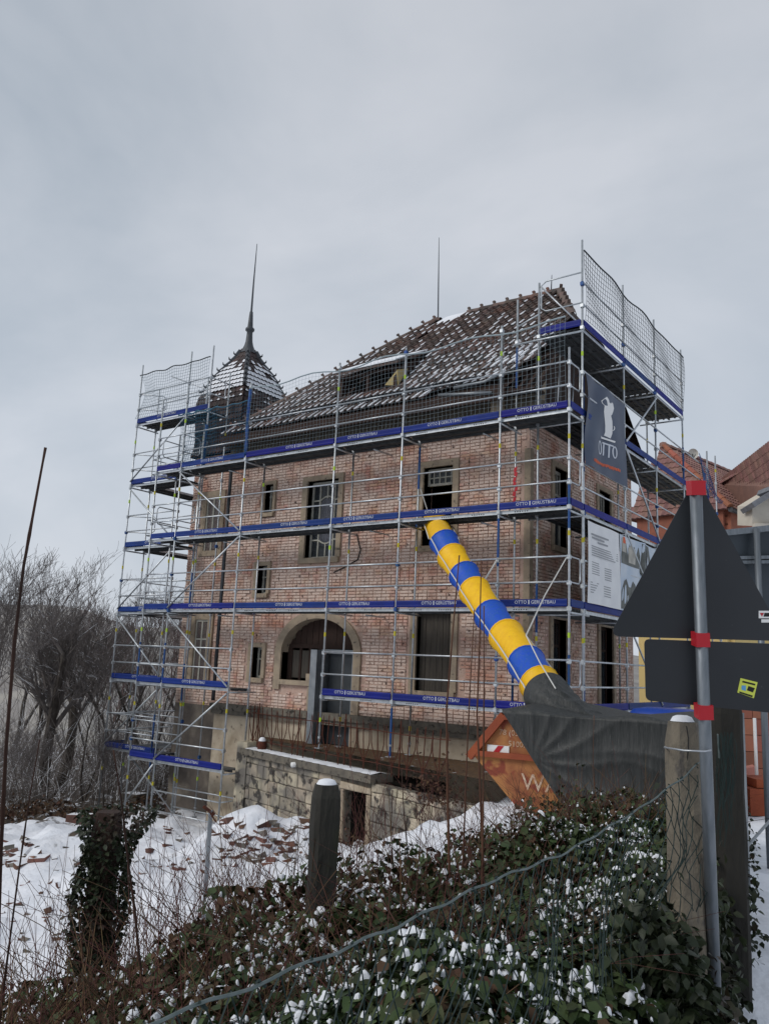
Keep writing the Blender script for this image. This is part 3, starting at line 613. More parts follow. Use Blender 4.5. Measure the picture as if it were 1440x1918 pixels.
# ---------------------------------------------------------------- turret
tc_, hs_ = (-12.30, 2.80), .95
tw = MB().box((tc_[0]-hs_, tc_[1]-hs_, ZB), (tc_[0]+hs_, tc_[1]+hs_, -2.6)); tw.build('turret_base', M['grey_plaster'], villa)
twr = MB().box((tc_[0]-hs_, tc_[1]-hs_, -2.6), (tc_[0]+hs_, tc_[1]+hs_, 4.9)).build('turret_wall', M['mortar'], villa)
MB().box((XL, tc_[1]-hs_+.1, ZB), (tc_[0]+hs_, tc_[1]+hs_, 4.9)).build('link_wall', M['grey_plaster'], villa)
TFR = [(-12.75, -11.75, 1.75, 3.75), (-12.8, -11.85, -2.1, .05)]
lay(tc_[0]-hs_, tc_[0]+hs_, -2.55, 4.6, lambda u, z, g: any(f[0]-g < u < f[1]+g and f[2] < z < f[3] for f in TFR), lambda u, z: False, twr, lambda u, z, d: (u, tc_[1]-hs_-d, z), 0)
for f in TFR:
    yq = tc_[1]-hs_
    o = MB().box((f[0], yq-.06, f[2]), (f[0]+.2, yq+.02, f[3])).box((f[1]-.2, yq-.06, f[2]), (f[1], yq+.02, f[3])).box((f[0]+.2, yq-.056, f[3]-.2), (f[1]-.2, yq+.02, f[3])).box((f[0]+.2, yq-.08, f[2]), (f[1]-.2, yq+.02, f[2]+.16)).build('window', M['stone'], twr)
    a, b_, c_, d = f[0]+.2, f[1]-.2, f[2]+.16, f[3]-.2
    MB().box((a, yq-.02, c_), (a+.06, yq+.0, d)).box((b_-.06, yq-.02, c_), (b_, yq, d)).box((a+.06, yq-.02, d-.06), (b_-.06, yq, d)).box((a+.06, yq-.02, d-.6), (b_-.06, yq, d-.55)).box(((a+b_)/2-.03, yq-.021, c_), ((a+b_)/2+.03, yq-.001, d)).build('window_frame', M['frame_white'], o)
    MB().box((a+.06, yq-.012, c_), (b_-.06, yq-.004, d-.06)).build('pane', glass, o)
# bell roof: square rings of small tiles
prof = [(4.9, 1.10), (5.05, 1.03), (5.4, 1.01), (5.9, 1.03), (6.4, 1.06), (6.7, 1.055), (6.9, 1.01), (7.02, .955), (7.15, .89), (7.35, .80), (7.6, .70), (7.82, .595), (8.05, .455), (8.28, .31), (8.5, .215), (8.68, .165)]
pz_ = [p[0] for p in prof]; pw_ = [p[1] for p in prof]
trf = MB()
for k in range(len(prof)-1):
    (z0, w0), (z1, w1) = prof[k], prof[k+1]; c0 = [(-w0, -w0), (w0, -w0), (w0, w0), (-w0, w0)]; c1 = [(-w1, -w1), (w1, -w1), (w1, w1), (-w1, w1)]
    for i in range(4):
        j = (i+1) % 4; trf.add([(tc_[0]+c0[i][0], tc_[1]+c0[i][1], z0), (tc_[0]+c0[j][0], tc_[1]+c0[j][1], z0), (tc_[0]+c1[j][0], tc_[1]+c1[j][1], z1), (tc_[0]+c1[i][0], tc_[1]+c1[i][1], z1)], [(0, 1, 2, 3)])
tro = trf.build('turret_roof', M['turret_tile'], villa)
cells, tsn = [], MB(); z = 4.95
while z < 8.5:
    st = .17; wz, wt = np.interp(z, pz_, pw_), np.interp(z+st*1.15, pz_, pw_)
    n = max(2, round(2*wz/.16))
    for fi in range(4):
        for k in range(n):
            u0, u1 = -wz+2*wz*k/n, -wz+2*wz*(k+1)/n; r0, r1 = u0*wt/wz, u1*wt/wz
            def W_(u, off, zz):
                x_, y_ = [(u, -off), (off, u), (-u, off), (-off, -u)][fi]; return (tc_[0]+x_, tc_[1]+y_, zz)
            o0 = wz+.035; o1 = wt+.012; um = (u0+u1)/2
            q = [W_(u0+.004, o0, z), W_(um, o0+.012, z-.035), W_(u1-.004, o0, z), W_(r1-.004, o1, z+st*1.15), W_(r0+.004, o1, z+st*1.15), W_(u0+.004, wz, z), W_(u1-.004, wz, z), W_(um, wz, z-.035)]
            cells.append((q, fi))
            if fi < 2 and 6.97 < z < 8.15 and rnd.random() < 1.0-1.5*max(0, z-7.6):
                q2_ = [W_(u0+.006, o0+.025, z+.012), W_(um, o0+.03, z-.015), W_(u1-.006, o0+.025, z+.012), W_(r1-.006, o1+.02, z+st*.96), W_(r0+.006, o1+.02, z+st*.96)]
                tsn.add(q2_, [(0, 1, 2, 3, 4)])
            elif fi < 2 and z < 6.97 and rnd.random() < .04+.45*(6.6 < z): tsn.add([W_(u0+.01, o0+.012, z+.0), W_(um, o0+.02, z-.02), W_(u1-.01, o0+.012, z), W_(um, o0+.0, z+.06)], [(0, 1, 2, 3)])
    z += st
tf = [(0, 1, 2, 3, 4), (5, 7, 1, 0), (7, 6, 2, 1)]
st_ = MB(); cnt = 0
for q, fi in cells:
    if fi < 2 and cnt < 290: MB().add(q, tf).build('turret_tile', M['turret_tile'], tro); cnt += 1
    else: st_.add(q, tf)
S(st_.build('tile_field', M['turret_tile'], tro), 'stuff'); S(tsn.build('snow_on_tiles', M['snow'], tro), 'stuff')
for cx, cy in ((-1, -1), (1, -1), (1, 1)):                # hip tiles with hooked tips
    zz = 7.02; k = 0
    while zz < 8.6:
        w0, w1 = np.interp(zz, pz_, pw_), np.interp(zz+.2, pz_, pw_)
        a = Vector((tc_[0]+cx*w0, tc_[1]+cy*w0, zz)); b_ = Vector((tc_[0]+cx*w1, tc_[1]+cy*w1, zz+.2)); out = Vector((cx, cy, 0)).normalized()
        m = MB().tube([a+out*.01, b_+out*.0], [.075, .06], 6); m.tube([a+out*.05+V(0, 0, .04), a+out*.10+V(0, 0, .07), a+out*.11+V(0, 0, .14)], [.035, .028, .01], 5)
        m.build('hip_tile', M['lead'], tro); zz += .2; k += 1
MB().lathe([(.27, 8.52), (.21, 8.66), (.15, 8.8), (.115, 8.95), (.10, 9.15), (.095, 9.28), (.15, 9.33), (.15, 9.39), (.09, 9.45), (.065, 9.85), (.055, 9.98), (.0, 9.99)], (tc_[0], tc_[1], 0), 10).build('spire', M['lead'], tro, True)
zt = at(470, 452, D=27.2)[2]
MB().tube([(tc_[0], tc_[1], 9.9), (tc_[0], tc_[1], 11), (tc_[0]+.02, tc_[1], zt)], [.035, .025, .01], 6).build('lightning_rod', M['lead'], tro)

# ---------------------------------------------------------------- scaffold
scaf = thing('scaffold', 'tall galvanised steel scaffold with blue toe boards wrapped around the brick villa', 'scaffold', loc=(-6, 0, -3.2))
LV = [-4., -2., 0., 2., 4., 6.]                          # deck heights
XS = [0, -1.55, -4.06, -6.05, -9.12, -11.69, -12.76]; YS = [.68, 3.17, 5.48, 7.88]
SR = .0242
band_me = MB().lathe([(.0262, 0), (.0262, .10)], (0, 0, 0), 8).mesh('marking_band')
bands = {}
for k in ('yellow_tape', 'lime_tape'):
    bands[k] = band_me.copy(); bands[k].materials.append(M[k])
cp_me = MB().box((-.035, -.04, -.035), (.035, .04, .035)).tube([(0, 0, -.05), (0, 0, .05)], .036, 8).mesh('coupler')
cps = {}
for k in ('galv', 'blue_paint'):
    cps[k] = cp_me.copy(); cps[k].materials.append(M[k])
blu_me = MB().lathe([(.0265, 0), (.0265, 1.0)], (0, 0, 0), 8).mesh('blue_sleeve'); blu_me.materials.append(M['blue_paint'])
foot_me = MB().box((-.075, -.075, 0), (.075, .075, .012)).tube([(0, 0, .01), (0, 0, .35)], .018, 8).tube([(0, 0, .22), (0, 0, .26)], .04, 8).mesh('base_jack'); foot_me.materials.append(M['galv'])
def standard(x, y, z0, z1, inner=False, levels=LV):
    o = MB().tube([(x, y, z0+.12), (x, y, z1)], SR, 8).build('standard', M['galv'], scaf, True)
    j = link('base_jack', foot_me, o); j.location = (x, y, z0-.05)
    for l in levels:
        if z0+.3 < l < z1+.3:
            b = link('marking_band', bands['lime_tape' if rnd.random() < .3 else 'yellow_tape'], o); b.location = (x, y, min(l-.62, z1-.2)+rnd.uniform(-.05, .05))
            for dz in ((0, .5, 1.0) if not inner else (0,)):
                if l+dz < z1:
                    c = link('coupler', cps['blue_paint' if rnd.random() < .15 else 'galv'], o); c.location = (x, y, l-.02+dz)
            if rnd.random() < (.10 if not inner else .2) and l-1 > z0:
                s_ = link('blue_sleeve', blu_me, o); s_.location = (x, y, l-rnd.choice((1.15, 1.9, .45)))
    return o
lettering = text_mesh('OTTO \u2759 GER\u00dcSTBAU', .095, 'white_print')
def toe(p, q, z, text=None, out=(0, -1)):                 # toe board between two standards
    p, q = Vector((*p, 0)), Vector((*q, 0)); d = (q-p).normalized(); n = Vector((*out, 0)); p = p+d*.03; q = q-d*.03
    pr = [(.0, .005), (.022, .0), (.030, .03), (.024, .055), (.026, .12), (.018, .15), (0, .152), (-.006, .1)]
    m = MB(); k = len(pr); v = []
    for a in (p, q): v += [a-n*.02+n*pp[0]+V(0, 0, z+.02+pp[1]) for pp in pr]
    m.add(v, [(i, (i+1) % k, k+(i+1) % k, k+i) for i in range(k)]+[tuple(range(k-1, -1, -1)), tuple(range(k, 2*k))])
    o = m.build('toe_board', M['blue_board'], scaf)
    if text:
        t_ = link('lettering', lettering, o); t_.rotation_euler = (R(90), 0, math.atan2(d.y, d.x)); c = p+(q-p)*text
        t_.location = c+n*.0085+V(0, 0, z+.107)
    return o
hole_me = MB()
for k in range(6): hole_me.box((k*.055, -.001, -.010), (k*.055+.026, .001, .010))
hole_me = hole_me.mesh('punched_holes'); hole_me.materials.append(M['hole'])
def deck(x0, x1, y0, y1, z, axis='x', n=2, holes=False):
    for k in range(n):
        m = MB()
        if axis == 'x':
            a = y0+.03+(y1-y0-.06)*k/n+.006; b = y0+.03+(y1-y0-.06)*(k+1)/n-.006
            m.box((x0+.03, a, z-.005), (x1-.03, b, z+.005)); m.box((x0+.03, a, z-.065), (x1-.03, a+.012, z-.005)).box((x0+.03, b-.012, z-.065), (x1-.03, b, z-.005)).box((x0+.03, (a+b)/2-.02, z-.03), (x1-.03, (a+b)/2+.02, z-.005))
            for e in np.arange(x0+.4, x1-.2, .5): m.box((e, a+.012, z-.025), (e+.03, b-.012, z-.005))
        else:
            a = x0+.03+(x1-x0-.06)*k/n+.006; b = x0+.03+(x1-x0-.06)*(k+1)/n-.006
            m.box((a, y0+.03, z-.005), (b, y1-.03, z+.005)); m.box((a, y0+.03, z-.065), (a+.012, y1-.03, z-.005)).box((b-.012, y0+.03, z-.065), (b, y1-.03, z-.005)).box(((a+b)/2-.02, y0+.03, z-.03), ((a+b)/2+.02, y1-.03, z-.005))
            for e in np.arange(y0+.4, y1-.2, .5): m.box((a+.012, e, z-.025), (b-.012, e+.03, z-.005))
        o = m.build('deck_plank', M['shaded_deck'], scaf)  # darkened plank; only its outer edge keeps the bare steel tone
        if axis == 'x' and k == 0: MB().box((x0+.03, y0+.027, z-.062), (x1-.03, y0+.036, z+.006)).build('edge_beam', M['galv'], o)
        if axis == 'y' and k == n-1: MB().box((x1-.036, y0+.03, z-.062), (x1-.027, y1-.03, z+.006)).build('edge_beam', M['galv'], o)
        if holes and k == 0 and axis == 'x':
            e = x0+.35
            while e < x1-.5:
                h = S(link('punched_holes', hole_me, o), 'stuff'); h.location = (e, y0+.0262, z-.030); e += .75
def rail(p, q, r=.0185): return MB().tube([p, q], r, 8).build('guardrail', M['galv'], scaf, True)
def ledger(p, q): return MB().tube([p, q], .023, 8).build('transom', M['galv'], scaf, True)
def brace(p, q): return MB().tube([p, q], .023, 8).build('diagonal_brace', M['galv'], scaf, True)
def hoop(p, q, z0, z1, frac=.8):                          # U-shaped end guard hooked on one standard
    p, q = Vector(p), Vector(q); d = (q-p)*frac
    pts = [p+V(0, 0, z0), p+d*.88+V(0, 0, z0), p+d+V(0, 0, z0+.08), p+d+V(0, 0, z1-.08), p+d*.88+V(0, 0, z1), p+V(0, 0, z1)]
    MB().tube(pts, .0165, 8).build('end_guard', M['galv'], scaf, True)
WID = .73
# front run: standards
gfl = lambda x, y: float(hz(np.array([x]), np.array([y]))[0])
for i, x in enumerate(XS):
    on_terrace = -8.9 < x < -2.5
    zb = -3.12 if on_terrace else (gfl(x, 0)+.05 if x < -8 else -3.05)
    zt = 6.1 if i in (1, 2, 3, 4) else (5.3 if i == 0 else 6.2)
    standard(x, 0, zb, zt); standard(x, WID, zb if x > -8.9 else gfl(x, WID)+.05, 4.1+(2.9 if i == 1 else 1.2 if i in (5, 6) else 0), True)
def front_bay(i, l, toe_=True, rails=True, txt=None):
    a, b = XS[i+1], XS[i]
    deck(a, b, 0, WID, l, holes=(i < 4))
    if toe_: toe((a, -.03), (b, -.03), l, txt)
    if rails:
        for h in (.5, 1.0): rail((a, -.03, l+h), (b, -.03, l+h))
tx = {0: .5, 1: .5, 2: .42, 3: .55, 4: .5, 5: None}
for l in (0., 2., 4.):
    for i in range(6): front_bay(i, l, txt=[.55, .45, .42, .62, .5, None][i])
for i in (0, 1, 2): front_bay(i, -2., txt=[.5, .5, .42][i])
for i in (4, 5): front_bay(i, -2., txt=[0, 0, 0, 0, .5, None][i]); front_bay(i, -4., txt=[0, 0, 0, 0, .5, None][i])
for i, x in enumerate(XS):
    for l in ([0, 2, 4]+([-2] if i not in (4,) else [-2])+([-4] if i >= 4 else [])): ledger((x, -.02, l-.09), (x, WID+.25, l-.09))
for k, l in enumerate((4, 2, 0, -2)):                     # zig-zag bracing
    a, b = (XS[5], XS[4]) if k % 2 == 0 else (XS[4], XS[5])
    brace((a, -.05, l-.12), (b, -.05, l-1.95))
brace((XS[5], -.05, -4.1), (XS[6]-.6, .3, -5.5))
for l in (2, 4): hoop((XS[6], WID, l), (XS[6], 0, l), .5, 1.0); hoop((XS[5], 0, l), (XS[5], WID, l), .5, 1.0, .85)
for l in (2, 4, 0, -2): hoop((0, 0, l), (0, YS[0], l), .5, 1.0)
for l in (0, 2, 4): toe((.03, 0), (.03, YS[0]), l, None, (1, 0))
for z in (-4.75, -5.25): rail((XS[5], 0, z), (XS[4], 0, z)); rail((XS[4], 0, z), (XS[4], WID, z)); rail((XS[5], WID, z), (XS[4], WID, z))
# left run, set back beside the turret
LX = [-15.05, -12.70, -11.72]; LY = (.84, 1.58)
for x in LX:
    for y in LY: standard(x, y, gfl(x, y)+.05, 8.0 if y == LY[0] else 7.4, y == LY[1])
standard(-13.9, LY[1]+1.2, gfl(-13.9, 2.8), 7.2, True)
for l in LV:
    deck(LX[0], LX[1], LY[0], LY[1], l); toe((LX[0], LY[0]-.03), (LX[1], LY[0]-.03), l, .62)
    for h in (.5, 1.0): rail((LX[0], LY[0]-.03, l+h), (LX[1], LY[0]-.03, l+h)); rail((LX[0], LY[1], l+h), (LX[1], LY[1], l+h))
    hoop((LX[0], LY[0], l), (LX[0]+.75, LY[1], l), .5, 1.0)
    for x in LX[:2]: ledger((x, LY[0]-.05, l-.09), (x, LY[1]+.1, l-.09))
    toe((LX[0]-.03, LY[0]), (LX[0]-.03, LY[1]), l, None, (-1, 0))
deck(LX[1], LX[2], LY[0], LY[1], 6.); toe((LX[1], LY[0]-.03), (LX[2], LY[0]-.03), 6.)
for h in (.5, 1.0): rail((LX[1], LY[0]-.03, 6+h), (LX[2], LY[0]-.03, 6+h))
ledger((LX[2], LY[0]-.03, 5.92), (LX[2], LY[1]+.9, 5.92)); rail((LX[2], LY[0], 6.5), (LX[2], LY[1]+.6, 6.5)); rail((LX[2], LY[0], 7.), (LX[2], LY[1]+.6, 7.)); hoop((LX[2], LY[0], 6), (LX[2], LY[1], 6), .5, 1.0)
for k, l in enumerate((6, 4, 2, 0, -2)):
    a, b = (LX[1], LX[0]) if k % 2 == 0 else (LX[0], LX[1]); brace((a, LY[0]-.05, l-.12), (b, LY[0]-.05, l-1.9))
brace((LX[0], LY[1], -4.1), (LX[1], LY[1], -5.6))
rail((-14.5, LY[1], 7.75), (-12.2, LY[1]+.5, 6.8))
# left run continues along the side of the house
for y in (4.1, 6.6): standard(-15.05, y, gfl(-15.05, y), 6.2); standard(-14.3, y, gfl(-14.3, y), 6.2, True)
for l in LV[:5]:
    deck(-15.05, -14.3, LY[1], 4.1, l, 'y')
    for h in (.5, 1.0): rail((-15.05, LY[1], l+h), (-15.05, 4.1, l+h))
# right run
RXI = -1.0
for i, y in enumerate(YS):
    standard(0, y, -3.05, 8.0, False); standard(RXI, y, -3.05, 7.25 if i == 0 else 6.4, True)
standard(0, 10.4, -3.0, 5.6); standard(-.2, 12.2, -3.0, 5.9)
for l in (-2., 0., 2., 4., 6.):
    for i in range(3):
        deck(RXI, 0, YS[i], YS[i+1], l, 'y', 3)
        toe((.03, YS[i]), (.03, YS[i+1]), l, None, (1, 0))
        for h in (.5, 1.0): rail((.03, YS[i], l+h), (.03, YS[i+1], l+h))
    if l == 4.:
        deck(RXI, 0, YS[3], 10.4, l, 'y', 3); toe((.03, YS[3]), (.03, 10.4), l, None, (1, 0))
        for h in (.5, 1.0): rail((.03, YS[3], l+h), (.03, 10.4, l+h))
    if l in (2.,): deck(RXI, 0, YS[3], 10.4, l, 'y', 3)
    for y in YS: ledger((RXI-.2, y, l-.09), (.04, y, l-.09))
toe((RXI, YS[0]-.03), (0, YS[0]-.03), 6.); ledger((-1.6, YS[0]-.02, 5.9), (.04, YS[0]-.02, 5.9))
hoop((0, YS[0], 6), (RXI, YS[0], 6), .55, 1.25, .95); rail((RXI, YS[0], 7.2), (0, YS[0], 6.0)); rail((RXI, YS[0]-.02, 6.5), (XS[1], WID, 6.35))
for (a, za, b, zb) in ((1, 4.1, 2, 5.85), (1, 3.9, 2, 2.1), (1, 1.9, 2, .1), (1, -.1, 2, -1.9)): brace((.05, YS[a], za), (.05, YS[b], zb))
for y in (1.6, 2.4): MB().tube([(-1.0, y, 4.0), (-.95, y+.1, 5.9)], .02, 6).build('prop', M['galv'], scaf, True)
# ties into the wall, red and white barrier tape
for x in (-10.2, -5.2, -2.2):
    for l in (4, 2, 0): MB().tube([(x, WID-.3, l-.12), (x+.05, YF-.01, l-.12)], .022, 6).build('wall_tie', M['galv'], scaf, True)
bt = MB()
for k in range(7):
    a = V(-1.53+.02*math.sin(k*2), WID-.04-.02*(k % 2), 3.05-k*.11); bt.obox(a, (.035, 0, .012*(-1)**k), (0, .004, 0), (0.006, 0, .05))
T(bt.build('barrier_tape', M['sign_red']), 'red and white barrier tape tied around an inner scaffold tube', 'tape')

# ---------------------------------------------------------------- nets
def net(name, label, P, nu, nv, r, m, edge_m, skip=None):   # P(u,v) surface, wires along both directions
    root = thing(name, label, 'net', loc=P(0, 0))
    v, f = [], []
    def wire(pts, r_, mb):
        mb.tube(pts, r_, 3, False)
    mb = MB()
    for i in range(nu+1):
        u = i/nu; wire([P(u, k/16) for k in range(17)], r, mb)
    for j in range(nv+1):
        v_ = j/nv; wire([P(k/24, v_) for k in range(25)], r, mb)
    S(mb.build('mesh_cords', M[m], root), 'stuff')
    MB().tube([P(k/24, 1) for k in range(25)], .018, 5).build('border_rope', M[edge_m], root)
    return root
def plane_net(a, b, z0, z1, bulge=0, inset=0., sag=.03):
    a, b = Vector((*a, 0)), Vector((*b, 0)); n = (b-a).normalized().cross(V(0, 0, 1))
    def P(u, v):
        p = a.lerp(b, u); z = z0+(z1-z0)*v-sag*math.sin(math.pi*u*4)**2*v
        e = bulge*math.sin(math.pi*v)*math.exp(-u/.16)
        return p+(b-a)*e+n*(.04+.03*math.sin(u*17+v*5))+V(0, 0, z)
    return P
net('safety_net', 'dark grey safety net along the right end of the roof, against the sky', plane_net((.03, YS[0]), (.03, YS[3]), 6.15, 7.75, sag=.06), 62, 15, .0055, 'net_dark', 'net_dark')
net('safety_net', 'grey safety net at the far left top of the scaffold beside the turret', plane_net((LX[0], LY[0]-.06), (LX[2], LY[0]-.06), 6.15, 7.62, .12, sag=.04), 34, 15, .0055, 'net_grey', 'net_dark')
net('safety_net', 'blue-grey safety net stretched in front of the tiled roof eaves', plane_net((-9.12, -.05), (-.05, -.05), 4.15, 5.95, sag=.12), 84, 17, .0028, 'net_grey', 'net_grey')
net('safety_net', 'short safety net below the left top deck of the scaffold', plane_net((-11.69, .0), (-9.12, -.02), 4.15, 5.6, .1, sag=.05), 26, 14, .0045, 'net_blue', 'net_blue')
net('safety_net', 'net hanging under the left top deck between two standards', plane_net((-12.76, .6), (-11.0, .6), 4.1, 5.9, .15, sag=.05), 20, 16, .005, 'net_blue', 'net_blue')
# bundled blue net rolled on standards
for x, y, z0, z1, lab in ((XS[4], -.03, 4.1, 5.9, 'dark blue net gathered round a front standard beside the roof'), (LX[2]+.02, LY[0]-.05, 4.1, 5.5, 'dark blue net gathered round a standard below the turret')):
    pts = [(x+.015*math.sin(k), y, z0+(z1-z0)*k/8) for k in range(9)]
    T(MB().tube(pts, [.035+.02*abs(math.sin(k*1.7)) for k in range(9)], 7).build('gathered_net', M['blue_paint'], None, True), lab, 'net')
v = []; n = 14
for i in range(n+1):
    for j in range(n+1):
        u, q = i/n, j/n; v.append((.08+.06*math.sin(u*9+q*4), 9.4+u*2.4*(1-.55*q), 4.2+q*1.1*(1-u*.75)+.08*math.sin(u*14)))
mb = MB()
for i in range(n+1): mb.tube(v[i*(n+1):(i+1)*(n+1)], .006, 3, False); mb.tube(v[i::n+1], .006, 3, False)
nb = thing('safety_net', 'crumpled bright blue net on the scaffold in front of the red roof', 'net', loc=(0.1, 9.4, 4.2)); S(mb.build('mesh_cords', M['blue_paint'], nb), 'stuff')
nb2 = MB(); nb2.add(v, [(i*(n+1)+j, i*(n+1)+j+1, (i+1)*(n+1)+j+1, (i+1)*(n+1)+j) for i in range(5) for j in range(n-3)]); nb2.build('folded_bundle', M['blue_paint'], nb)

# ---------------------------------------------------------------- banners on the right run
def sheet(y0, y1, z0, z1, x, fold, ny_=40, nz_=30):
    def P(u, q): return Vector((x+fold(u, q), y0+(y1-y0)*u+.05*(1-q)*(u-.5), z0+(z1-z0)*q))
    m = MB(); v = [P(i/ny_, j/nz_) for i in range(ny_+1) for j in range(nz_+1)]
    m.add(v, [(i*(nz_+1)+j, (i+1)*(nz_+1)+j, (i+1)*(nz_+1)+j+1, i*(nz_+1)+j+1) for i in range(ny_) for j in range(nz_)])
    return m, P
def decal(P, polys, off=.006):                            # flat print following the cloth
    m = MB()
    for poly in polys:
        m.add([P(u, q)+V(off, 0, 0) for u, q in poly], [tuple(range(len(poly)))])
    return m
fold = lambda u, q: .05*math.sin(u*15-q*6)*math.exp(-u*2.6)+.02*math.sin(u*8+q*4)
m, P = sheet(.70, 3.06, 2.98, 4.95, .07, fold)
ban = thing('company_banner', 'dark blue banner with white lettering and figure emblem on the scaffold corner', 'banner', loc=(.07, .7, 3))
m.build('cloth', M['banner_blue'], ban, True)
CP1 = lambda x, y: ((x-190)/(815-190), 1-(y-(150+(x-190)*.8))/(1500-150))     # crop-pixel to cloth coordinates
fig = [(410, 570), (480, 510), (515, 560), (525, 600), (560, 625), (575, 600), (600, 625), (612, 700), (600, 740), (575, 800), (560, 810), (578, 900), (580, 1000), (575, 1100), (555, 1170), (470, 1110), (485, 1060), (480, 960), (462, 850), (445, 740), (450, 650), (420, 610)]
def tri_fan(pts):
    cx = sum(p[0] for p in pts)/len(pts); cy = sum(p[1] for p in pts)/len(pts)
    return [[CP1(cx, cy), CP1(*pts[k]), CP1(*pts[(k+1) % len(pts)])] for k in range(len(pts))]
up = [p for p in fig[:12]]+[fig[19], fig[20], fig[21]]; lowp = fig[11:20]
up = [fig[i] for i in (0, 1, 2, 3, 4, 5, 6, 7, 8, 9, 10, 18, 19, 20, 21)]; lowp = [fig[i] for i in (10, 11, 12, 13, 14, 15, 16, 17, 18)]
polys = tri_fan(up)+tri_fan(lowp)+[[CP1(*p) for p in ((415, 1105), (430, 1125), (618, 1225), (608, 1250), (425, 1150))]]
arc = [(585+28*math.cos(t_), 1015+40*math.sin(t_)) for t_ in np.linspace(-.9, 1.9, 8)]
for k in range(7): polys.append([CP1(*arc[k]), CP1(*arc[k+1]), CP1(arc[k+1][0]-12, arc[k+1][1]-6), CP1(arc[k][0]-12, arc[k][1]-6)])
decal(P, polys).build('emblem', M['logo_white'], ban)
letters = []
def ringp(cx, cy, rx, ry, wd, sh):
    for k in range(16):
        a, b_ = 2*math.pi*k/16, 2*math.pi*(k+1)/16
        pt = lambda t_, e: CP1(cx+(rx-e)*math.cos(t_), cy+(ry-e*1.2)*math.sin(t_)+sh*math.cos(t_)*rx)
        letters.append([pt(a, 0), pt(b_, 0), pt(b_, wd), pt(a, wd)])
ringp(400, 1285, 42, 105, 18, .7); ringp(612, 1400, 38, 95, 18, .7)
bx = lambda x0, y0, x1, y1, wv: letters.append([CP1(x0, y0), CP1(x1, y1), CP1(x1, y1+wv), CP1(x0, y0+wv)])
bx(448, 1205, 545, 1262, 24); bx(540, 1255, 592, 1290, 24)
letters.append([CP1(462, 1215), CP1(482, 1225), CP1(470, 1420), CP1(452, 1412)]); letters.append([CP1(530, 1255), CP1(550, 1267), CP1(540, 1470), CP1(522, 1460)])
decal(P, letters).build('lettering', M['white_print'], ban)
org = []
x_ = 270
while x_ < 690:
    wv = rnd.uniform(10, 22); y_ = 1425+(x_-270)*.6; h_ = rnd.uniform(34, 52); org.append([CP1(x_, y_+rnd.uniform(-6, 6)), CP1(x_+wv, y_+10), CP1(x_+wv, y_+10+h_), CP1(x_, y_+h_)]); x_ += wv+rnd.uniform(3, 7)
decal(P, org).build('small_print', M['orange_print'], ban)
m, P = sheet(.80, 2.60, .16, 1.84, .06, lambda u, q: .015*math.sin(u*7+q*3)+.03*(1-q)*math.sin(u*3))
inf = thing('information_sheet', 'white printed information sheet hung below the blue toe board', 'banner', loc=(.06, .8, .16)); m.build('cloth', M['banner_white'], inf, True)
pr = []
def line(u0, u1, q, h=.011): pr.append([(u0, q), (u1, q), (u1, q+h), (u0, q+h)])
for q, (a, b_) in ((.84, (.1, .62)), (.80, (.12, .5)), (.76, (.3, .6))): line(a, b_, q, .022)
for k in range(5): line(.1, .92-.1*(k == 4), .70-k*.028)
for k in range(6): line(.1, .33, .50-k*.028); line(.5, .7, .47-k*.028)
for k in range(5): line(.06, .3-.04*k, .25-k*.03); line(.46, .68, .24-k*.03)
decal(P, pr, .004).build('lettering', M['print_grey'], inf)
m, P = sheet(2.62, 5.35, .16, 1.84, .06, lambda u, q: .02*math.sin(u*9+q*3)+.05*math.exp(-((u-.55)/.06)**2)*math.sin(q*8))
pho = thing('photo_sheet', 'sheet of printed photographs beside the white information sheet', 'banner', loc=(.06, 2.62, .16)); m.build('cloth', M['print_sky'], pho, True)
top = [(.0+.02, .62)]+[(.02, .97)]
decal(P, [[(.02+.46*k/12, .62), (.02+.46*(k+1)/12, .62), (.02+.46*(k+1)/12, .72+.2*abs(math.sin(k*1.3+1))), (.02+.46*k/12, .72+.2*abs(math.sin(k*1.3)))] for k in range(12)], .004).build('photo_trees', M['print_dark'], pho)
decal(P, [[(.05, .78), (.16, .78), (.16, .95), (.10, .99), (.05, .95)], [(.22, .66), (.38, .66), (.38, .86), (.30, .92), (.22, .86)]], .007).build('photo_house', M['print_house'], pho)
decal(P, [[(.08, .90), (.15, .90), (.14, .985), (.09, .985)]], .010).build('photo_roof', M['orange_print'], pho)
decal(P, [[(.02+.96*k/16, .02), (.02+.96*(k+1)/16, .02), (.02+.96*(k+1)/16, .25+.18*abs(math.sin(k*.9+.9))), (.02+.96*k/16, .25+.18*abs(math.sin(k*.9)))] for k in range(16)], .004).build('photo_trees', M['print_dark'], pho)
decal(P, [[(.5, .58), (.62, .5), (.56, .98), (.5, .98)], [(.64, .6), (.8, .55), (.7, .98), (.6, .98)]], .007).build('photo_dark_shapes', M['print_dark'], pho)  # dark printed shapes across the sheet

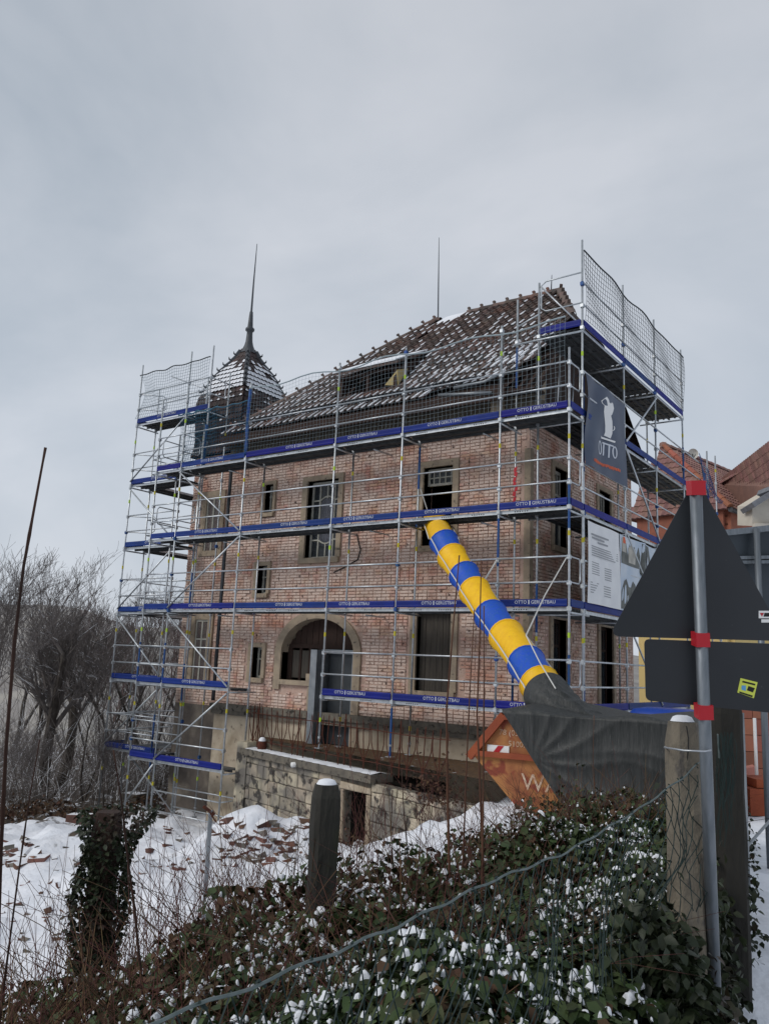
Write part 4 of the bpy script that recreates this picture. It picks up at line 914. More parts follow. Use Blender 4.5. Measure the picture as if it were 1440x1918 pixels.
# ---------------------------------------------------------------- rubble chute
ctr = [(812, 982, 16.9), (831, 1015, 16.4), (846, 1043, 16.0), (869, 1077, 15.4), (889, 1108, 14.9), (919, 1153, 14.0), (948, 1191, 13.3), (986, 1243, 12.4), (1010, 1281, 11.75), (1022, 1300, 11.5), (1062, 1338, 11.2)]
cps_ = [Vector(at(x, y, D=d)) for x, y, d in ctr]; cps_[0] = Vector(at(815, 978, Y=1.25))
chute = thing('rubble_chute', 'yellow and blue rubble chute slanting from the upper window down to the skip', 'chute', loc=cps_[0])
cols = ['chute_yellow', 'chute_blue']*6
for k in range(len(cps_)-2):
    a, b_ = cps_[k], cps_[k+1]; d = (b_-a); ln = d.length; d.normalize()
    e = b_+d*.10; st = a-d*.02
    rr = [.285, .285, .288, .276, .262, .246, .232]; tt = [0, .03, .06, .09, .4, .75, 1.0]; o_last = k == len(cps_)-3
    mch = MB().tube([st.lerp(e, q) for q in tt], rr, 20, False)
    mch.tube([st.lerp(e, q) for q in (1.0, .5, .02)], [.24, .255, .27], 20, False)
    o = mch.build('chute_barrel', M[cols[k]], chute, True)
    MB().tube([st.lerp(e, .0), st.lerp(e, .03)], .300, 20).build('rim', M[cols[k]], o, True)
    for sgn in (-1, 1):
        up_ = d.cross(V(0, 0, 1)).normalized(); nn = up_.cross(d).normalized()
        p1 = a+up_*.305*sgn+nn*.05; p2 = b_+up_*.305*sgn+nn*.05
        MB().tube([p1, (p1+p2)/2+V(0, 0, .01), p2], .012, 5).build('chain', M['rope'], o)
rp_ = MB().tube([at(1060, 1045, Y=-.03), at(1020, 1115, Y=-1.2), at(985, 1190, Y=-3.6)], .012, 5); rp_.tube([at(985, 1190, Y=-3.6), at(1010, 1240, Y=-4.0), at(1040, 1290, Y=-4.3)], .010, 5); rp_.tube([at(930, 1050, Y=-.03), at(905, 1090, Y=-.5)], .018, 5)
rp_.tube([at(784, 905, Y=.75), at(800, 955, Y=.8)], .012, 5)
rp_.build('holding_rope', M['rope'], chute)

# ---------------------------------------------------------------- terrace in front of the house
TA = Vector(at(455, 1400, Z=-3.45)); TB0 = Vector(at(740, 1460, Z=-3.45)); TD = (TB0-TA); TD.z = 0; TD.normalize(); TN = TD.cross(V(0, 0, 1)).normalized()   # along the wall, outwards
if TN.y > 0: TN = -TN
TL = 8.4; TZ = -3.45
def tw_(s, out, z): return TA+TD*s+TN*out+V(0, 0, z-TA.z)
ter = thing('terrace_wall', 'pale sandstone block retaining wall with dark doorway and snowy coping slab', 'wall', loc=tw_(TL/2, 0, -5.8))
ds0, ds1 = (V(-4.78, -.6, 0)-TA).dot(TD), (V(-4.06, -.78, 0)-TA).dot(TD); dzt = -3.86
mb = MB()
for a, b_, z0, z1 in ((0, ds0, -6.4, TZ-.17), (ds1, TL, -6.4, TZ-.17), (ds0, ds1, dzt, TZ-.17)): mb.add([tw_(s_, o_, z_) for z_ in (z0, z1) for o_ in (-.2, -.03) for s_ in (a, b_)], [(0, 2, 3, 1), (4, 5, 7, 6), (0, 1, 5, 4), (2, 6, 7, 3), (0, 4, 6, 2), (1, 3, 7, 5)])
mb.build('wall_core', M['dark_stone'], ter)
z = TZ-.17; row = 0
def block(s0, s1, z0, z1, mt='pale_stone', pr=.0, name='stone_block'):
    g = .009; c = .018; s0 += g; s1 -= g; z0 += g; z1 -= g; d = pr+rnd.uniform(-.012, .016); v = []
    j = lambda: rnd.uniform(-.012, .012)
    q = [(s0, z0), (s1, z0), (s1, z1), (s0, z1)]; q = [(a+j(), b_+j()) for a, b_ in q]
    v += [tw_(a, -.03, b_) for a, b_ in q]
    ms, mz = (s0+s1)/2, (z0+z1)/2
    v += [tw_(a, d, b_) for a, b_ in q]; v = v[:4]+[tw_(a, d-.014, b_) for a, b_ in q]+[tw_(a+(c if a < ms else -c), d, b_+(c if b_ < mz else -c)) for a, b_ in q]
    m = MB().add(v, [(8, 9, 10, 11)]+[(k, (k+1) % 4, 4+(k+1) % 4, 4+k) for k in range(4)]+[(4+k, 4+(k+1) % 4, 8+(k+1) % 4, 8+k) for k in range(4)])
    return m.build(name, M[mt], ter)
while z > -6.0:
    h = [.17, .30, .27, .29, .26, .30, .28, .29, .3, .3][min(row, 9)]; s_ = -.0-(.18 if row % 2 else 0)
    while s_ < TL:
        l = rnd.uniform(.26, .62); a, b_ = max(0, s_), min(TL, s_+l)
        ok = True
        if z-h < dzt+.16 and z > -6.5:
            if a < ds0-.14 < b_: b_ = ds0-.14
            elif ds0-.14 <= a < ds1+.14: a = ds1+.14; b_ = max(b_, a); ok = b_ > a+.08
        if ok and b_-a > .07: block(a, b_, z-h, z)
        s_ = max(s_+l, b_)
    z -= h; row += 1
block(ds0-.14, ds0, -6.0, dzt, 'stone', .02, 'door_jamb'); block(ds1, ds1+.14, -6.0, dzt, 'stone', .02, 'door_jamb'); block(ds0-.16, ds1+.16, dzt, dzt+.15, 'plaster', .02, 'door_lintel')
mb = MB().add([tw_(ds0-.3, -.19, -6.2), tw_(ds1+.3, -.19, -6.2), tw_(ds1+.3, -2.0, -6.2), tw_(ds0-.3, -2.0, -6.2), tw_(ds0-.3, -.19, -3.7), tw_(ds1+.3, -.19, -3.7), tw_(ds1+.3, -2.0, -3.7), tw_(ds0-.3, -2.0, -3.7)], [(0, 1, 2, 3), (7, 6, 5, 4), (1, 2, 6, 5), (2, 3, 7, 6), (3, 0, 4, 7)]); mb.build('cellar', M['interior_shade'], ter)
s_ = -.1; k = 0
while s_ < 5.3:                                           # coping slabs
    l = rnd.choice((.95, 1.2, 1.05)); e = min(s_+l, 5.35); m = MB().add([tw_(q, o_, z_) for z_ in (TZ-.16, TZ) for o_ in (-.5, .09+rnd.uniform(0, .02)) for q in (s_+.006, e-.006)], [(0, 2, 3, 1), (4, 5, 7, 6), (0, 1, 5, 4), (2, 6, 7, 3), (0, 4, 6, 2), (1, 3, 7, 5)]); m.build('coping_slab', M['dark_stone'], ter); s_ = e
sv = []; n = 60
for i in range(n+1):
    for o_ in (-.38, -.2, -.02, .065): sv.append(tw_(-.05+5.35*i/n, o_+.02*math.sin(i*1.9), TZ+.004+(.035*(.5+.5*math.sin(i*.9+o_*9)) if abs(o_+.1) < .15 else 0)))
MB().add(sv, [(i*4+j, i*4+j+1, i*4+j+5, i*4+j+4) for i in range(n) for j in range(3)]).build('snow_layer', M['snow'], ter, True)
fl = MB().add([tw_(0, -.45, -3.22), tw_(TL, -.45, -3.22), (XW+.6, YF-.02, -3.2), (TA.x, YF-.02, -3.2)], [(0, 1, 2, 3)]); fl.build('terrace_floor', M['soil'], ter)
MB().box((TA.x-.1, TA.y-.1, -6.2), (TA.x+.25, YF-.03, -3.3)).build('return_wall', M['pale_stone'], ter)
# drain pipe end in the coping, little snowy bollard stone
p = Vector(at(542, 1423, D=float((TA-Vector(C)).dot(Vector(_f)))-2.1)); s0_ = (p-TA).dot(TD)
MB().tube([tw_(s0_, -.3, -3.56), tw_(s0_, .17, -3.57)], .06, 10).build('drain_pipe', M['sign_white'], ter, True)
# rusty railing
rail_ = thing('iron_railing', 'rusty wrought iron railing with tulip shaped bars on the terrace edge', 'railing', loc=tw_(0, -.2, TZ))
un = .46; nU = 16; o_ = -.2
for k in range(nU):
    s0 = .12+k*un; zb = TZ+.0; tilt = .06*math.sin(k*.8)
    bp = lambda q, z_: tw_(q, o_+tilt*z_, zb+z_)
    m = MB().tube([bp(s0, 0), bp(s0, 1.0)], .012, 5); m.tube([bp(s0, 1.0), bp(s0, 1.07)], [.014, .002], 5)
    for sg in (-1, 1):
        m.tube([bp(s0, .14), bp(s0+sg*.05, .28), bp(s0+sg*.15, .45), bp(s0+sg*.205, .6), bp(s0+sg*.215, .95)], .0105, 5)
        m.tube([bp(s0+sg*.215, .95), bp(s0+sg*.215, 1.02)], [.010, .002], 4)
    m.build('tulip_bars', M['rust_iron'], rail_)
    if k % 4 == 0: MB().tube([bp(s0+.23, 0), bp(s0+.23, 1.12)], .015, 6).build('post', M['rust_iron'], rail_)
for z_ in (.2, .86): MB().tube([tw_(.0+7.3*k/10, o_+.06*math.sin(k)*z_, TZ+z_+.01*math.sin(k*2)) for k in range(11)], .010, 5).build('rail', M['rust_iron'], rail_)
for k in range(7): 
    q = TA+V(.08, .1+.13*k, 0); MB().tube([q+V(0, 0, .0), q+V(.0, 0, 1.05)], .008, 5).build('bar', M['rust_iron'], rail_)
MB().tube([TA+V(.08, .0, .95), TA+V(.08, .95, .95)], .010, 5).build('rail', M['rust_iron'], rail_)
bs = thing('stone_stump', 'small brown stone stump with snow cap on the terrace corner', 'stone', loc=tw_(.75, -.15, TZ))
bs0 = tw_(.72, -.12, TZ); MB().lathe([(.10, 0), (.12, .08), (.11, .2), (.06, .26), (0, .27)], bs0, 9).build('stump', M['rust_iron'], bs, True); MB().lathe([(.09, .22), (.085, .27), (.05, .31), (0, .32)], bs0, 9).build('snow_cap', M['snow'], bs, True)

# ---------------------------------------------------------------- skip with tarpaulin
K0 = Vector(at(885, 1412, D=11)); e1 = V(.987, .163, 0); e2 = V(-.163, .987, 0)
def sk(s, d, z): return Vector((K0.x, K0.y, 0))+e1*s+e2*d+V(0, 0, z)
zk, ztp, zbt = K0.z, K0.z+.52, K0.z-.92
prof_ = [(0, zk), (.44, ztp), (2.45, ztp), (2.85, zk), (2.05, zbt), (.92, zbt)]
skip = thing('skip', 'rusty orange rubble skip with stencilled numbers half covered by a dark tarpaulin', 'skip', loc=sk(1.7, .9, zbt))
MB().add([sk(s, d, z) for d in (0, 1.75) for s, z in prof_], [(0, 1, 2, 3, 4, 5)[::-1], (6, 7, 8, 9, 10, 11)]+[(k, (k+1) % 6, 6+(k+1) % 6, 6+k) for k in (0, 2, 3, 4, 5)]).build('body', M['skip_orange'], skip)
MB().add([sk(.5, .05, ztp-.25), sk(2.4, .05, ztp-.25), sk(2.4, 1.7, ztp-.25), sk(.5, 1.7, ztp-.25)], [(0, 1, 2, 3)]).build('load', M['rubble_grey'], skip)
MB().bar(sk(-.04, -.02, zk-.04), sk(.44, -.02, ztp+.02), .10, .10, (0, 0, 1)).build('slanted_rim', M['skip_rust'], skip)
MB().obox(sk(1.42, -.02, zk+.02), e1*1.36, e2*.045, V(0, 0, .035)).build('ledge', M['skip_rust'], skip)
MB().obox(sk(1.45, -.02, ztp), e1*1.0, e2*.05, V(0, 0, .04)).build('top_rim', M['skip_rust'], skip)
def sktext(s, sx, z, size, mt):
    me = text_mesh(s, size, mt); o = link('stencilled_number', me, skip)
    o.matrix_basis = Matrix(((e1.x, 0, -e2.x, 0), (e1.y, 0, -e2.y, 0), (0, 1, 0, 0), (0, 0, 0, 1))); o.location = sk(sx, -.006, z)
sktext('78 (05', .50, zk+.31, .105, 'skip_letter'); sktext('5100.13', .66, zk+.17, .105, 'skip_letter'); sktext('WAN', 1.05, zk-.30, .30, 'skip_letter')
pl = MB().obox(sk(.36, -.012, zk+.085), e1*.15, e2*.006, V(0, 0, .055)).build('warning_plate', M['sign_white'], skip)
MB().prism([sk(.28, -.020, zk+.033), sk(.36, -.020, zk+.033), sk(.44, -.020, zk+.137), sk(.36, -.020, zk+.137)], -e2*.003).build('red_stripe', M['sign_red'], pl)
tarp = thing('tarpaulin', 'wrinkled dark grey tarpaulin draped over the right side of the orange skip', 'tarpaulin', loc=sk(2, 0, zk))
nu_, nv_ = 130, 90; tv = []
for j in range(nv_+1):
    q = j/nv_
    for i in range(nu_+1):
        u = i/nu_
        if q < .4:                                        # over the top
            d = 1.85*(1-q/.4)-.05; z_ = ztp+.07+.10*math.sin(math.pi*q/.4)*(.6+.4*math.sin(u*7))-.05*math.sin(u*11+q*9)*(q > .03); sl = .40
        else:
            h = (q-.4)/.6; d = -.075-.02*h; z_ = ztp+.06-h*1.42; sl = np.interp(z_, [zbt-.1, zk, ztp+.1], [1.62, .86, .40])
        s = sl+(2.98-sl)*u
        wr = .0
        if q >= .36:
            gx_, gz_ = s-.86, z_-zk; rr_ = math.hypot(gx_, gz_)+.05; an = math.atan2(gz_, gx_)
            sp_ = lambda t_: 1-2*abs(math.sin(t_))**.6
            wr = .030*sp_(an*7.5+.5*math.sin(rr_*4))*min(1, rr_*2.5)*math.exp(-rr_*.55)+.014*sp_(s*17+.8*math.sin(z_*3+s))*min(1, max(0, -gz_+.35))+.016*sp_(z_*6+.7*math.sin(s*2.1)+s*.5)*min(1, rr_)
        tv.append(sk(s, d-.02-wr*.8, z_))
MB().add(tv, [(j*(nu_+1)+i, (j+1)*(nu_+1)+i, (j+1)*(nu_+1)+i+1, j*(nu_+1)+i+1) for j in range(nv_) for i in range(nu_)]).build('sheet', M['tarp'], tarp, True)
cdir = (cps_[-2]-cps_[-3]).normalized(); pa = cps_[-2]-cdir*.03; ps_ = (pa-sk(0, 0, 0)).dot(e1); pd_ = (pa-sk(0, 0, 0)).dot(e2); pb = sk(ps_+.55, max(.75, pd_), ztp-.12); tv = []; n = 40; mid = pa+cdir*.35+V(0, 0, .02)
for j in range(15):
    q = j/14; c_ = pa*(1-q)**2+mid*2*q*(1-q)+pb*q*q; rr_ = .322+.06*q*q; ax = ((mid-pa)*(1-q)+(pb-mid)*q).normalized(); sx_ = ax.cross(V(0, 0, 1)).normalized(); sy_ = sx_.cross(ax)
    for i in range(n):
        a = 2*math.pi*i/n; r_ = rr_*(1+.05*math.sin(a*5+q*7)*q+.06*(1-2*abs(math.sin(a*4+q*5)))*min(1, q*2)+.05*(1-2*abs(math.sin(a*7-q*8)))*min(1, q*2)); tv.append(c_+sx_*r_*math.cos(a)*(1+.5*q)+sy_*r_*math.sin(a)*(1-.3*q))
MB().add(tv, [(j*n+i, j*n+(i+1) % n, (j+1)*n+(i+1) % n, (j+1)*n+i) for j in range(14) for i in range(n)]).build('chute_sleeve', M['tarp'], tarp, True)
# blue tank behind the skip
bp_ = Vector(at(1252, 1342, D=13.5)); tk = MB(); pts = []
for k in range(24):
    a = 2*math.pi*k/24; pts.append((.62*math.copysign(abs(math.cos(a))**.5, math.cos(a)), .5*math.copysign(abs(math.sin(a))**.5, math.sin(a))))
lv = [(-1.2, 1), (-.1, 1), (.02, .97), (.10, .85), (.13, .6)]
tk.add([bp_+V(x*s_, y*s_, z_) for z_, s_ in lv for x, y in pts], [(j*24+i, j*24+(i+1) % 24, (j+1)*24+(i+1) % 24, (j+1)*24+i) for j in range(4) for i in range(24)]+[tuple(96+i for i in range(24))])
T(tk.build('water_tank', M['tank_blue'], None, True), 'blue plastic tank standing behind the tarpaulin-covered skip', 'tank')

# ---------------------------------------------------------------- posts
def rough_post(name, x, y, z0, z1, wx, wy, mt, label, cat, snow_=True, round_=.06, rot=0., lean=(0, 0)):
    root = thing(name, label, cat, loc=(x, y, z0)); m = MB(); rings = []; nz = 22; n = 16
    for j in range(nz+1):
        q = j/nz; z_ = z0+(z1-z0)*q; top = max(0, (z_-(z1-round_))/round_); s_ = 1-.18*top*top
        ring = []
        for i in range(n):
            a = 2*math.pi*(i+.5)/n; ca, sa = math.cos(a), math.sin(a); k = max(abs(ca), abs(sa)); k = k**.82
            nz_ = 1+.05*float(vnoise(i*1.7+z_*9, z_*7+i, .6, 5)-.5)*2
            px, py = ca/k*wx/2*s_*nz_, sa/k*wy/2*s_*nz_; ring.append(V(x+lean[0]*(z_-z0)+px*math.cos(rot)-py*math.sin(rot), y+lean[1]*(z_-z0)+px*math.sin(rot)+py*math.cos(rot), z_))
        rings.append(ring)
    m.add([p for r_ in rings for p in r_], [(j*n+i, j*n+(i+1) % n, (j+1)*n+(i+1) % n, (j+1)*n+i) for j in range(nz) for i in range(n)]+[tuple(nz*n+i for i in range(n))])
    m.build('shaft', M[mt], root, False)
    if snow_:
        c_ = V(x+lean[0]*(z1-z0), y+lean[1]*(z1-z0), z1); v = [c_+V(0, 0, .020)]; 
        for rr_, hh in ((.35, .026), (.62, .020), (.80, .002)):
            for i in range(n):
                a = 2*math.pi*i/n+rot; v.append(c_+V(math.cos(a)*wx*.5*rr_*(1+.06*math.sin(i*.8)), math.sin(a)*wy*.5*rr_*(1+.06*math.sin(i*.8+1)), hh))
        MB().add(v, [(0, 1+i, 1+(i+1) % n) for i in range(n)]+[(1+j*n+i, 1+(j+1)*n+i, 1+(j+1)*n+(i+1) % n, 1+j*n+(i+1) % n) for j in range(2) for i in range(n)]).build('snow_cap', M['snow'], root, True)
    return root
vr = math.atan2(_r[1], _r[0])
p = at(1277, 1352, D=3.3); cpost = rough_post('concrete_post', p[0], p[1], -3.3, p[2], .120, .12, 'concrete', 'weathered concrete fence post with snow cap strapped to the sign pole', 'post', True, .05, vr+.08)
crack = MB().tube([at(1285+4*math.sin(k), 1360+k*22, D=3.215) for k in range(5)], .0025, 4); crack.build('crack', M['black_print'], cpost)
p = at(1355, 1300, D=4.15); rough_post('concrete_post', p[0], p[1], -3.4, p[2], .145, .145, 'black_post', 'dark concrete post just behind the road sign', 'post', False, .05, vr)
p = at(612, 1469, D=4.2); rough_post('concrete_post', p[0], p[1], -3.2, p[2], .135, .13, 'dark_concrete', 'old dark fence post with snow on its flat top among brambles', 'post', True, .02, vr+.35)
# ivy covered post
p = at(205, 1520, D=5.4); ivp = rough_post('ivy_post', p[0], p[1], -4.2, p[2], .17, .17, 'wood_dark', 'old post thickly overgrown with dark ivy in the snow', 'post', False, .03, vr)
def leaf_cloud(pos, size, nrm_up=.6, droop=0.3, rg=rng, shape=0):
    """ivy or bramble leaves: 6 vertices folded along the midrib"""
    n = len(pos); th = rg.random(n)*2*math.pi; tilt = rg.normal(0, droop, n); roll = rg.normal(0, .45, n)
    d = np.stack([np.cos(th)*np.cos(tilt), np.sin(th)*np.cos(tilt), -np.abs(np.sin(tilt))-.15], 1); d /= np.linalg.norm(d, axis=1)[:, None]
    up = np.zeros((n, 3)); up[:, 2] = 1; side = np.cross(d, up); side /= np.linalg.norm(side, axis=1)[:, None]; nor = np.cross(side, d)
    side2 = side*np.cos(roll)[:, None]+nor*np.sin(roll)[:, None]; nor2 = np.cross(side2, d)
    s = size[:, None]; b = pos
    v = np.stack([b, b+d*s*.35+side2*s*.36+nor2*s*.07, b+d*s*.75+side2*s*.24+nor2*s*.02, b+d*s*1.05-nor2*s*.10, b+d*s*.75-side2*s*.24+nor2*s*.02, b+d*s*.35-side2*s*.36+nor2*s*.07, b+d*s*.5], 1)
    f = np.array([(0, 1, 6), (1, 2, 6), (2, 3, 6), (3, 4, 6), (4, 5, 6), (5, 0, 6)])
    faces = (f[None]+(np.arange(n)*7)[:, None, None]).reshape(-1, 3)
    return v.reshape(-1, 3), faces, d, side2, nor2
n = 7500; q = rng.random(n); a = rng.random(n)*2*math.pi
z_ = -4.1+q*(p[2]+4.1+.03); rr_ = .12+.05*rng.random(n)+.035*np.sin(z_*9+a*2)+.07*np.clip((z_-p[2]+.35)/.35, 0, 1)+.10*np.clip((-3.1-z_)/.7, 0, 1)
pos = np.stack([p[0]+np.cos(a)*rr_+.07*np.clip((z_-p[2]+.3)/.3, 0, 1)*_r[0], p[1]+np.sin(a)*rr_+.07*np.clip((z_-p[2]+.3)/.3, 0, 1)*_r[1], z_], 1)
v, f, *_ = leaf_cloud(pos, .024+.020*rng.random(n), droop=.7); S(npmesh('ivy_leaves', v, f, M['ivy'], ivp), 'stuff')

# ---------------------------------------------------------------- road sign seen from behind
sp0, sp1 = Vector(at(1302, 912, D=3.12)), Vector(at(1336, 1800, D=3.12)); ax = (sp1-sp0).normalized(); sp2 = sp0+ax*((-2.88-sp0.z)/ax.z)
sign = thing('road_sign', 'back of a triangular road sign with plate below on a grey steel pole', 'sign', loc=sp2)
MB().tube([sp0, sp2], .0232, 16).build('pole', M['pole_grey'], sign, True)
def rounded(pts, r, n=6):
    out = []; k = len(pts)
    for i in range(k):
        p0, p1, p2 = Vector(pts[i-1]), Vector(pts[i]), Vector(pts[(i+1) % k]); a = (p0-p1).normalized(); b = (p2-p1).normalized()
        for j in range(n+1):
            t_ = j/n; q0 = p1+a*r; q1 = p1+b*r; out.append(q0*(1-t_)**2+p1*2*t_*(1-t_)+q1*t_*t_)
    return out
SD = 3.17
def sgn(x, y, dd=0.): return Vector(at(x, y, D=SD-dd))
tri = rounded([sgn(1303, 893), sgn(1140, 1192), sgn(1472, 1201)], .05); trio = MB().prism(tri, Vector(_f)*.0035).build('triangular_plate', M['sign_back'], sign)
rec = rounded([sgn(1206, 1197), sgn(1209, 1312), sgn(1462, 1337), sgn(1452, 1206)], .022); reco = MB().prism(rec, Vector(_f)*.0035).build('supplementary_plate', M['sign_back'], sign)
def clamp(x, y, s_): 
    c_ = Vector(at(x, y, D=3.125)); h = s_*3.12/1531/2
    return MB().obox(c_, Vector(_r)*h, Vector(_f)*.028, ax*h*1.02)
clamp(1302.5, 914, 26.5).build('pole_cap', M['sign_red'], sign); clamp(1311, 1197, 25.5).build('clamp', M['sign_red'], sign); clamp(1317, 1332, 26.5).build('clamp', M['sign_red'], sign)
def stick(poly, mt, dd, parent, nm): return MB().prism([sgn(x, y, dd) for x, y in poly], Vector(_f)*.0004).build(nm, M[mt], parent)
stk = stick([(1386, 1270), (1418, 1278), (1411, 1308), (1380, 1297)], 'sticker_yellow', .0012, reco, 'sticker')
stick([(1388, 1284), (1396, 1284), (1396, 1294), (1388, 1292)], 'sticker_blue', .002, reco, 'sticker_print')
stick([(1401, 1285), (1413, 1289), (1409, 1297), (1398, 1293)], 'black_print', .002, reco, 'sticker_print')
stick([(1390, 1275), (1414, 1281), (1413, 1284), (1389, 1278)], 'black_print', .002, reco, 'sticker_print'); stick([(1384, 1295), (1409, 1303), (1408, 1306), (1384, 1298)], 'black_print', .002, reco, 'sticker_print')
stick([(1420, 1144), (1448, 1144), (1448, 1158), (1420, 1158)], 'sign_white', .0012, trio, 'sticker'); stick([(1425, 1160), (1448, 1160), (1448, 1166), (1425, 1166)], 'sign_white', .0012, trio, 'sticker')
stick([(1422, 1148), (1430, 1148), (1426, 1155)], 'sign_red', .002, trio, 'sticker_print'); stick([(1431, 1148), (1446, 1148), (1446, 1155), (1429, 1155)], 'black_print', .002, trio, 'sticker_print')
# strap round post and pole
st = MB().tube([at(1244, 1400, D=3.23), at(1280, 1406, D=3.1), at(1318, 1407, D=3.07), at(1330, 1405, D=3.1)], .004, 6); st.tube([at(1244, 1400, D=3.23), at(1250, 1398, D=3.42)], .004, 6)
T(st.build('wire_strap', M['galv'], None, True), 'thin metal strap tying the concrete post to the sign pole', 'strap')

# ---------------------------------------------------------------- chain-link fence
top = [Vector(at(x, y, D=d)) for x, y, d in ((1312, 1425, 3.24), (1280, 1455, 3.13), (1200, 1513, 2.9), (1060, 1597, 2.5), (920, 1650, 2.12), (750, 1732, 1.77), (600, 1795, 1.52), (450, 1856, 1.37), (270, 1921, 1.22), (100, 1985, 1.1))]
cl = [0]
for a, b_ in zip(top, top[1:]): cl.append(cl[-1]+(b_-a).length)
def tp(s): 
    s = max(0, min(cl[-1], s)); i = max(k for k in range(len(cl)-1) if cl[k] <= s+1e-9); q = (s-cl[i])/(cl[i+1]-cl[i]); return top[i].lerp(top[i+1], q)
fence = thing('wire_fence', 'sagging dark green chain-link fence running towards the camera', 'fence', loc=(5.4, -12, -2.8))
MB().tube([tp(cl[-1]*k/60)+V(0, 0, .004*math.sin(k*1.3)) for k in range(61)], .0032, 6).build('top_wire', M['wire'], fence, True)
def fp(s, h):                                             # s along, h down
    b = tp(s); cr_ = .03*math.sin(s*5+h*6)+.02*math.sin(s*13-h*9); cw = max(0, 1-s/.75)     # crumpled close to the post
    return b+V(-.012+cr_*min(1, h*4)+.02*cw*math.sin(h*25), .05*cw*math.sin(h*9+s*20), -h*(1-.15*cw))
cell = .058; hh = .95; mb = MB(); nS = int(cl[-1]/cell)
for sgn_ in (1, -1):
    for k in range(-17, nS+17):
        pts = []
        for j in range(18):
            s = (k+sgn_*j*.5)*cell; h = j*hh/17
            if 0 <= s <= cl[-1]: pts.append(fp(s, h)+V(.002*sgn_, 0, 0))
            elif len(pts) > 1: break
        if len(pts) > 1: mb.tube(pts, .0019, 3, False)
S(mb.build('mesh_wires', M['fence_green'], fence), 'stuff')
mb = MB()
for k in range(int(cl[-1]/.13)): 
    p = tp(.05+k*.13); mb.tube([p+V(.006, 0, .008), p+V(-.007, .012, 0), p+V(.004, .02, -.009)], .003, 4)
S(mb.build('wire_ties', M['fence_green'], fence), 'stuff')
mb = MB()                                                 # loose bundle of mesh hanging behind the sign pole
for k in range(26):
    x = 1342+k*1.1+6*rnd.random(); pts = [at(x+4*math.sin(j*1.3+k), 1378+j*26+rnd.uniform(-8, 8), D=3.75+.05*math.sin(k)) for j in range(rnd.randint(5, 9))]; mb.tube(pts, .0017, 3, False)
lm = thing('loose_fence_mesh', 'loose bundle of green fence mesh hanging behind the sign pole', 'fence', loc=at(1355, 1600, D=3.75)); S(mb.build('mesh_wires', M['fence_green'], lm), 'stuff')
MB().tube([at(1343, 1375, D=3.74), at(1346, 1420, D=3.74)], .004, 5).build('wire_end', M['wire'], lm)

# ---------------------------------------------------------------- rubble in the snow
def chunk(seed):
    r_ = random.Random(seed); m = MB(); sx, sy, sz = .11, .062, .045
    v = [(sx*i*r_.uniform(.6, 1.1), sy*j*r_.uniform(.7, 1.1), sz*k*r_.uniform(.7, 1.1)) for k in (-1, 1) for j in (-1, 1) for i in (-1, 1)]
    return m.add(v, [(0, 2, 3, 1), (4, 5, 7, 6), (0, 1, 5, 4), (2, 6, 7, 3), (0, 4, 6, 2), (1, 3, 7, 5)]).mesh('broken_brick')
chs = []
for k in range(8):
    me = chunk(k); me.materials.append(M['rubble' if k < 6 else 'rubble_grey']); chs.append(me)
def zone(x0, x1, y0, y1, d0, d1, n, label, group, smin=.7, smax=1.5, cat='brick', nm='broken_brick'):
    k = 0; tries = 0
    while k < n and tries < n*20:
        tries += 1; px, py = rnd.uniform(x0, x1), rnd.uniform(y0, y1); d = ray(px, py)
        t_ = d0                                            # march the ray to the built ground
        hit = None
        while t_ < d1:
            q = C+d*t_
            if q[2] < gfl(q[0], q[1]): hit = q; break
            t_ += .15
        if hit is None or bank_mask(hit[0], hit[1]) > .3: continue
        o = link(nm, rnd.choice(chs)); s_ = rnd.uniform(smin, smax); o.scale = (s_, s_*rnd.uniform(.7, 1.3), s_); o.location = (hit[0], hit[1], gfl(hit[0], hit[1])-.012*s_); o.rotation_euler = (rnd.gauss(0, .22), rnd.gauss(0, .22), rnd.uniform(0, 6.3))
        T(o, label, cat, group); k += 1
zone(400, 580, 1545, 1625, 11, 22, 95, 'broken brick lying on the snowy rubble heap below the terrace', 'broken bricks on the rubble heap', .6, 1.25)
zone(0, 75, 1575, 1630, 10, 24, 26, 'broken brick in the red rubble at the far left edge', 'broken bricks at the left edge', .7, 1.7)
zone(0, 160, 1610, 1800, 6, 22, 34, 'dark rubble chunk poking through the snowy slope at the left', 'rubble chunks on the left slope', .35, .8)
zone(240, 390, 1545, 1640, 8, 24, 34, 'brick fragment in the snow between ivy post and rubble heap', 'brick fragments left of the heap', .4, .9)
def lone(px, py, d0, name, mt, hx_, hy_, hz_, rot, label, cat, tilt=0.):
    d = ray(px, py); t_ = d0
    while t_ < 40:
        q = C+d*t_
        if q[2] < gfl(q[0], q[1]): break
        t_ += .1
    o = MB().obox((0, 0, 0), (hx_, 0, .01), (0.02, hy_, 0), (0, .01, hz_)).mesh(name); o.materials.append(M[mt]); o = link(name, o); o.location = q+np.array([0, 0, hz_*.5]); o.rotation_euler = (tilt, tilt*.6, rot); return T(o, label, cat)
lone(150, 1540, 15, 'stone_block', 'rubble', .28, .16, .13, .5, 'flat tan stone block at the top of the left snow slope', 'stone')
lone(250, 1500, 15, 'stone_block', 'rubble_grey', .35, .25, .16, .2, 'pale stone block with snow behind the ivy post', 'stone')
lone(135, 1590, 10, 'plank', 'wood_board', .6, .04, .02, .95, 'dark plank half buried in the left snow slope', 'plank', .1)
lone(60, 1700, 6, 'plank', 'wood_board', .2, .045, .02, .7, 'short dark board sticking out of the lower left snow', 'plank', .2)
lone(325, 1515, 15, 'plank', 'wood_board', .9, .1, .04, .35, 'dark beam lying by the scaffold foot', 'plank', .05)

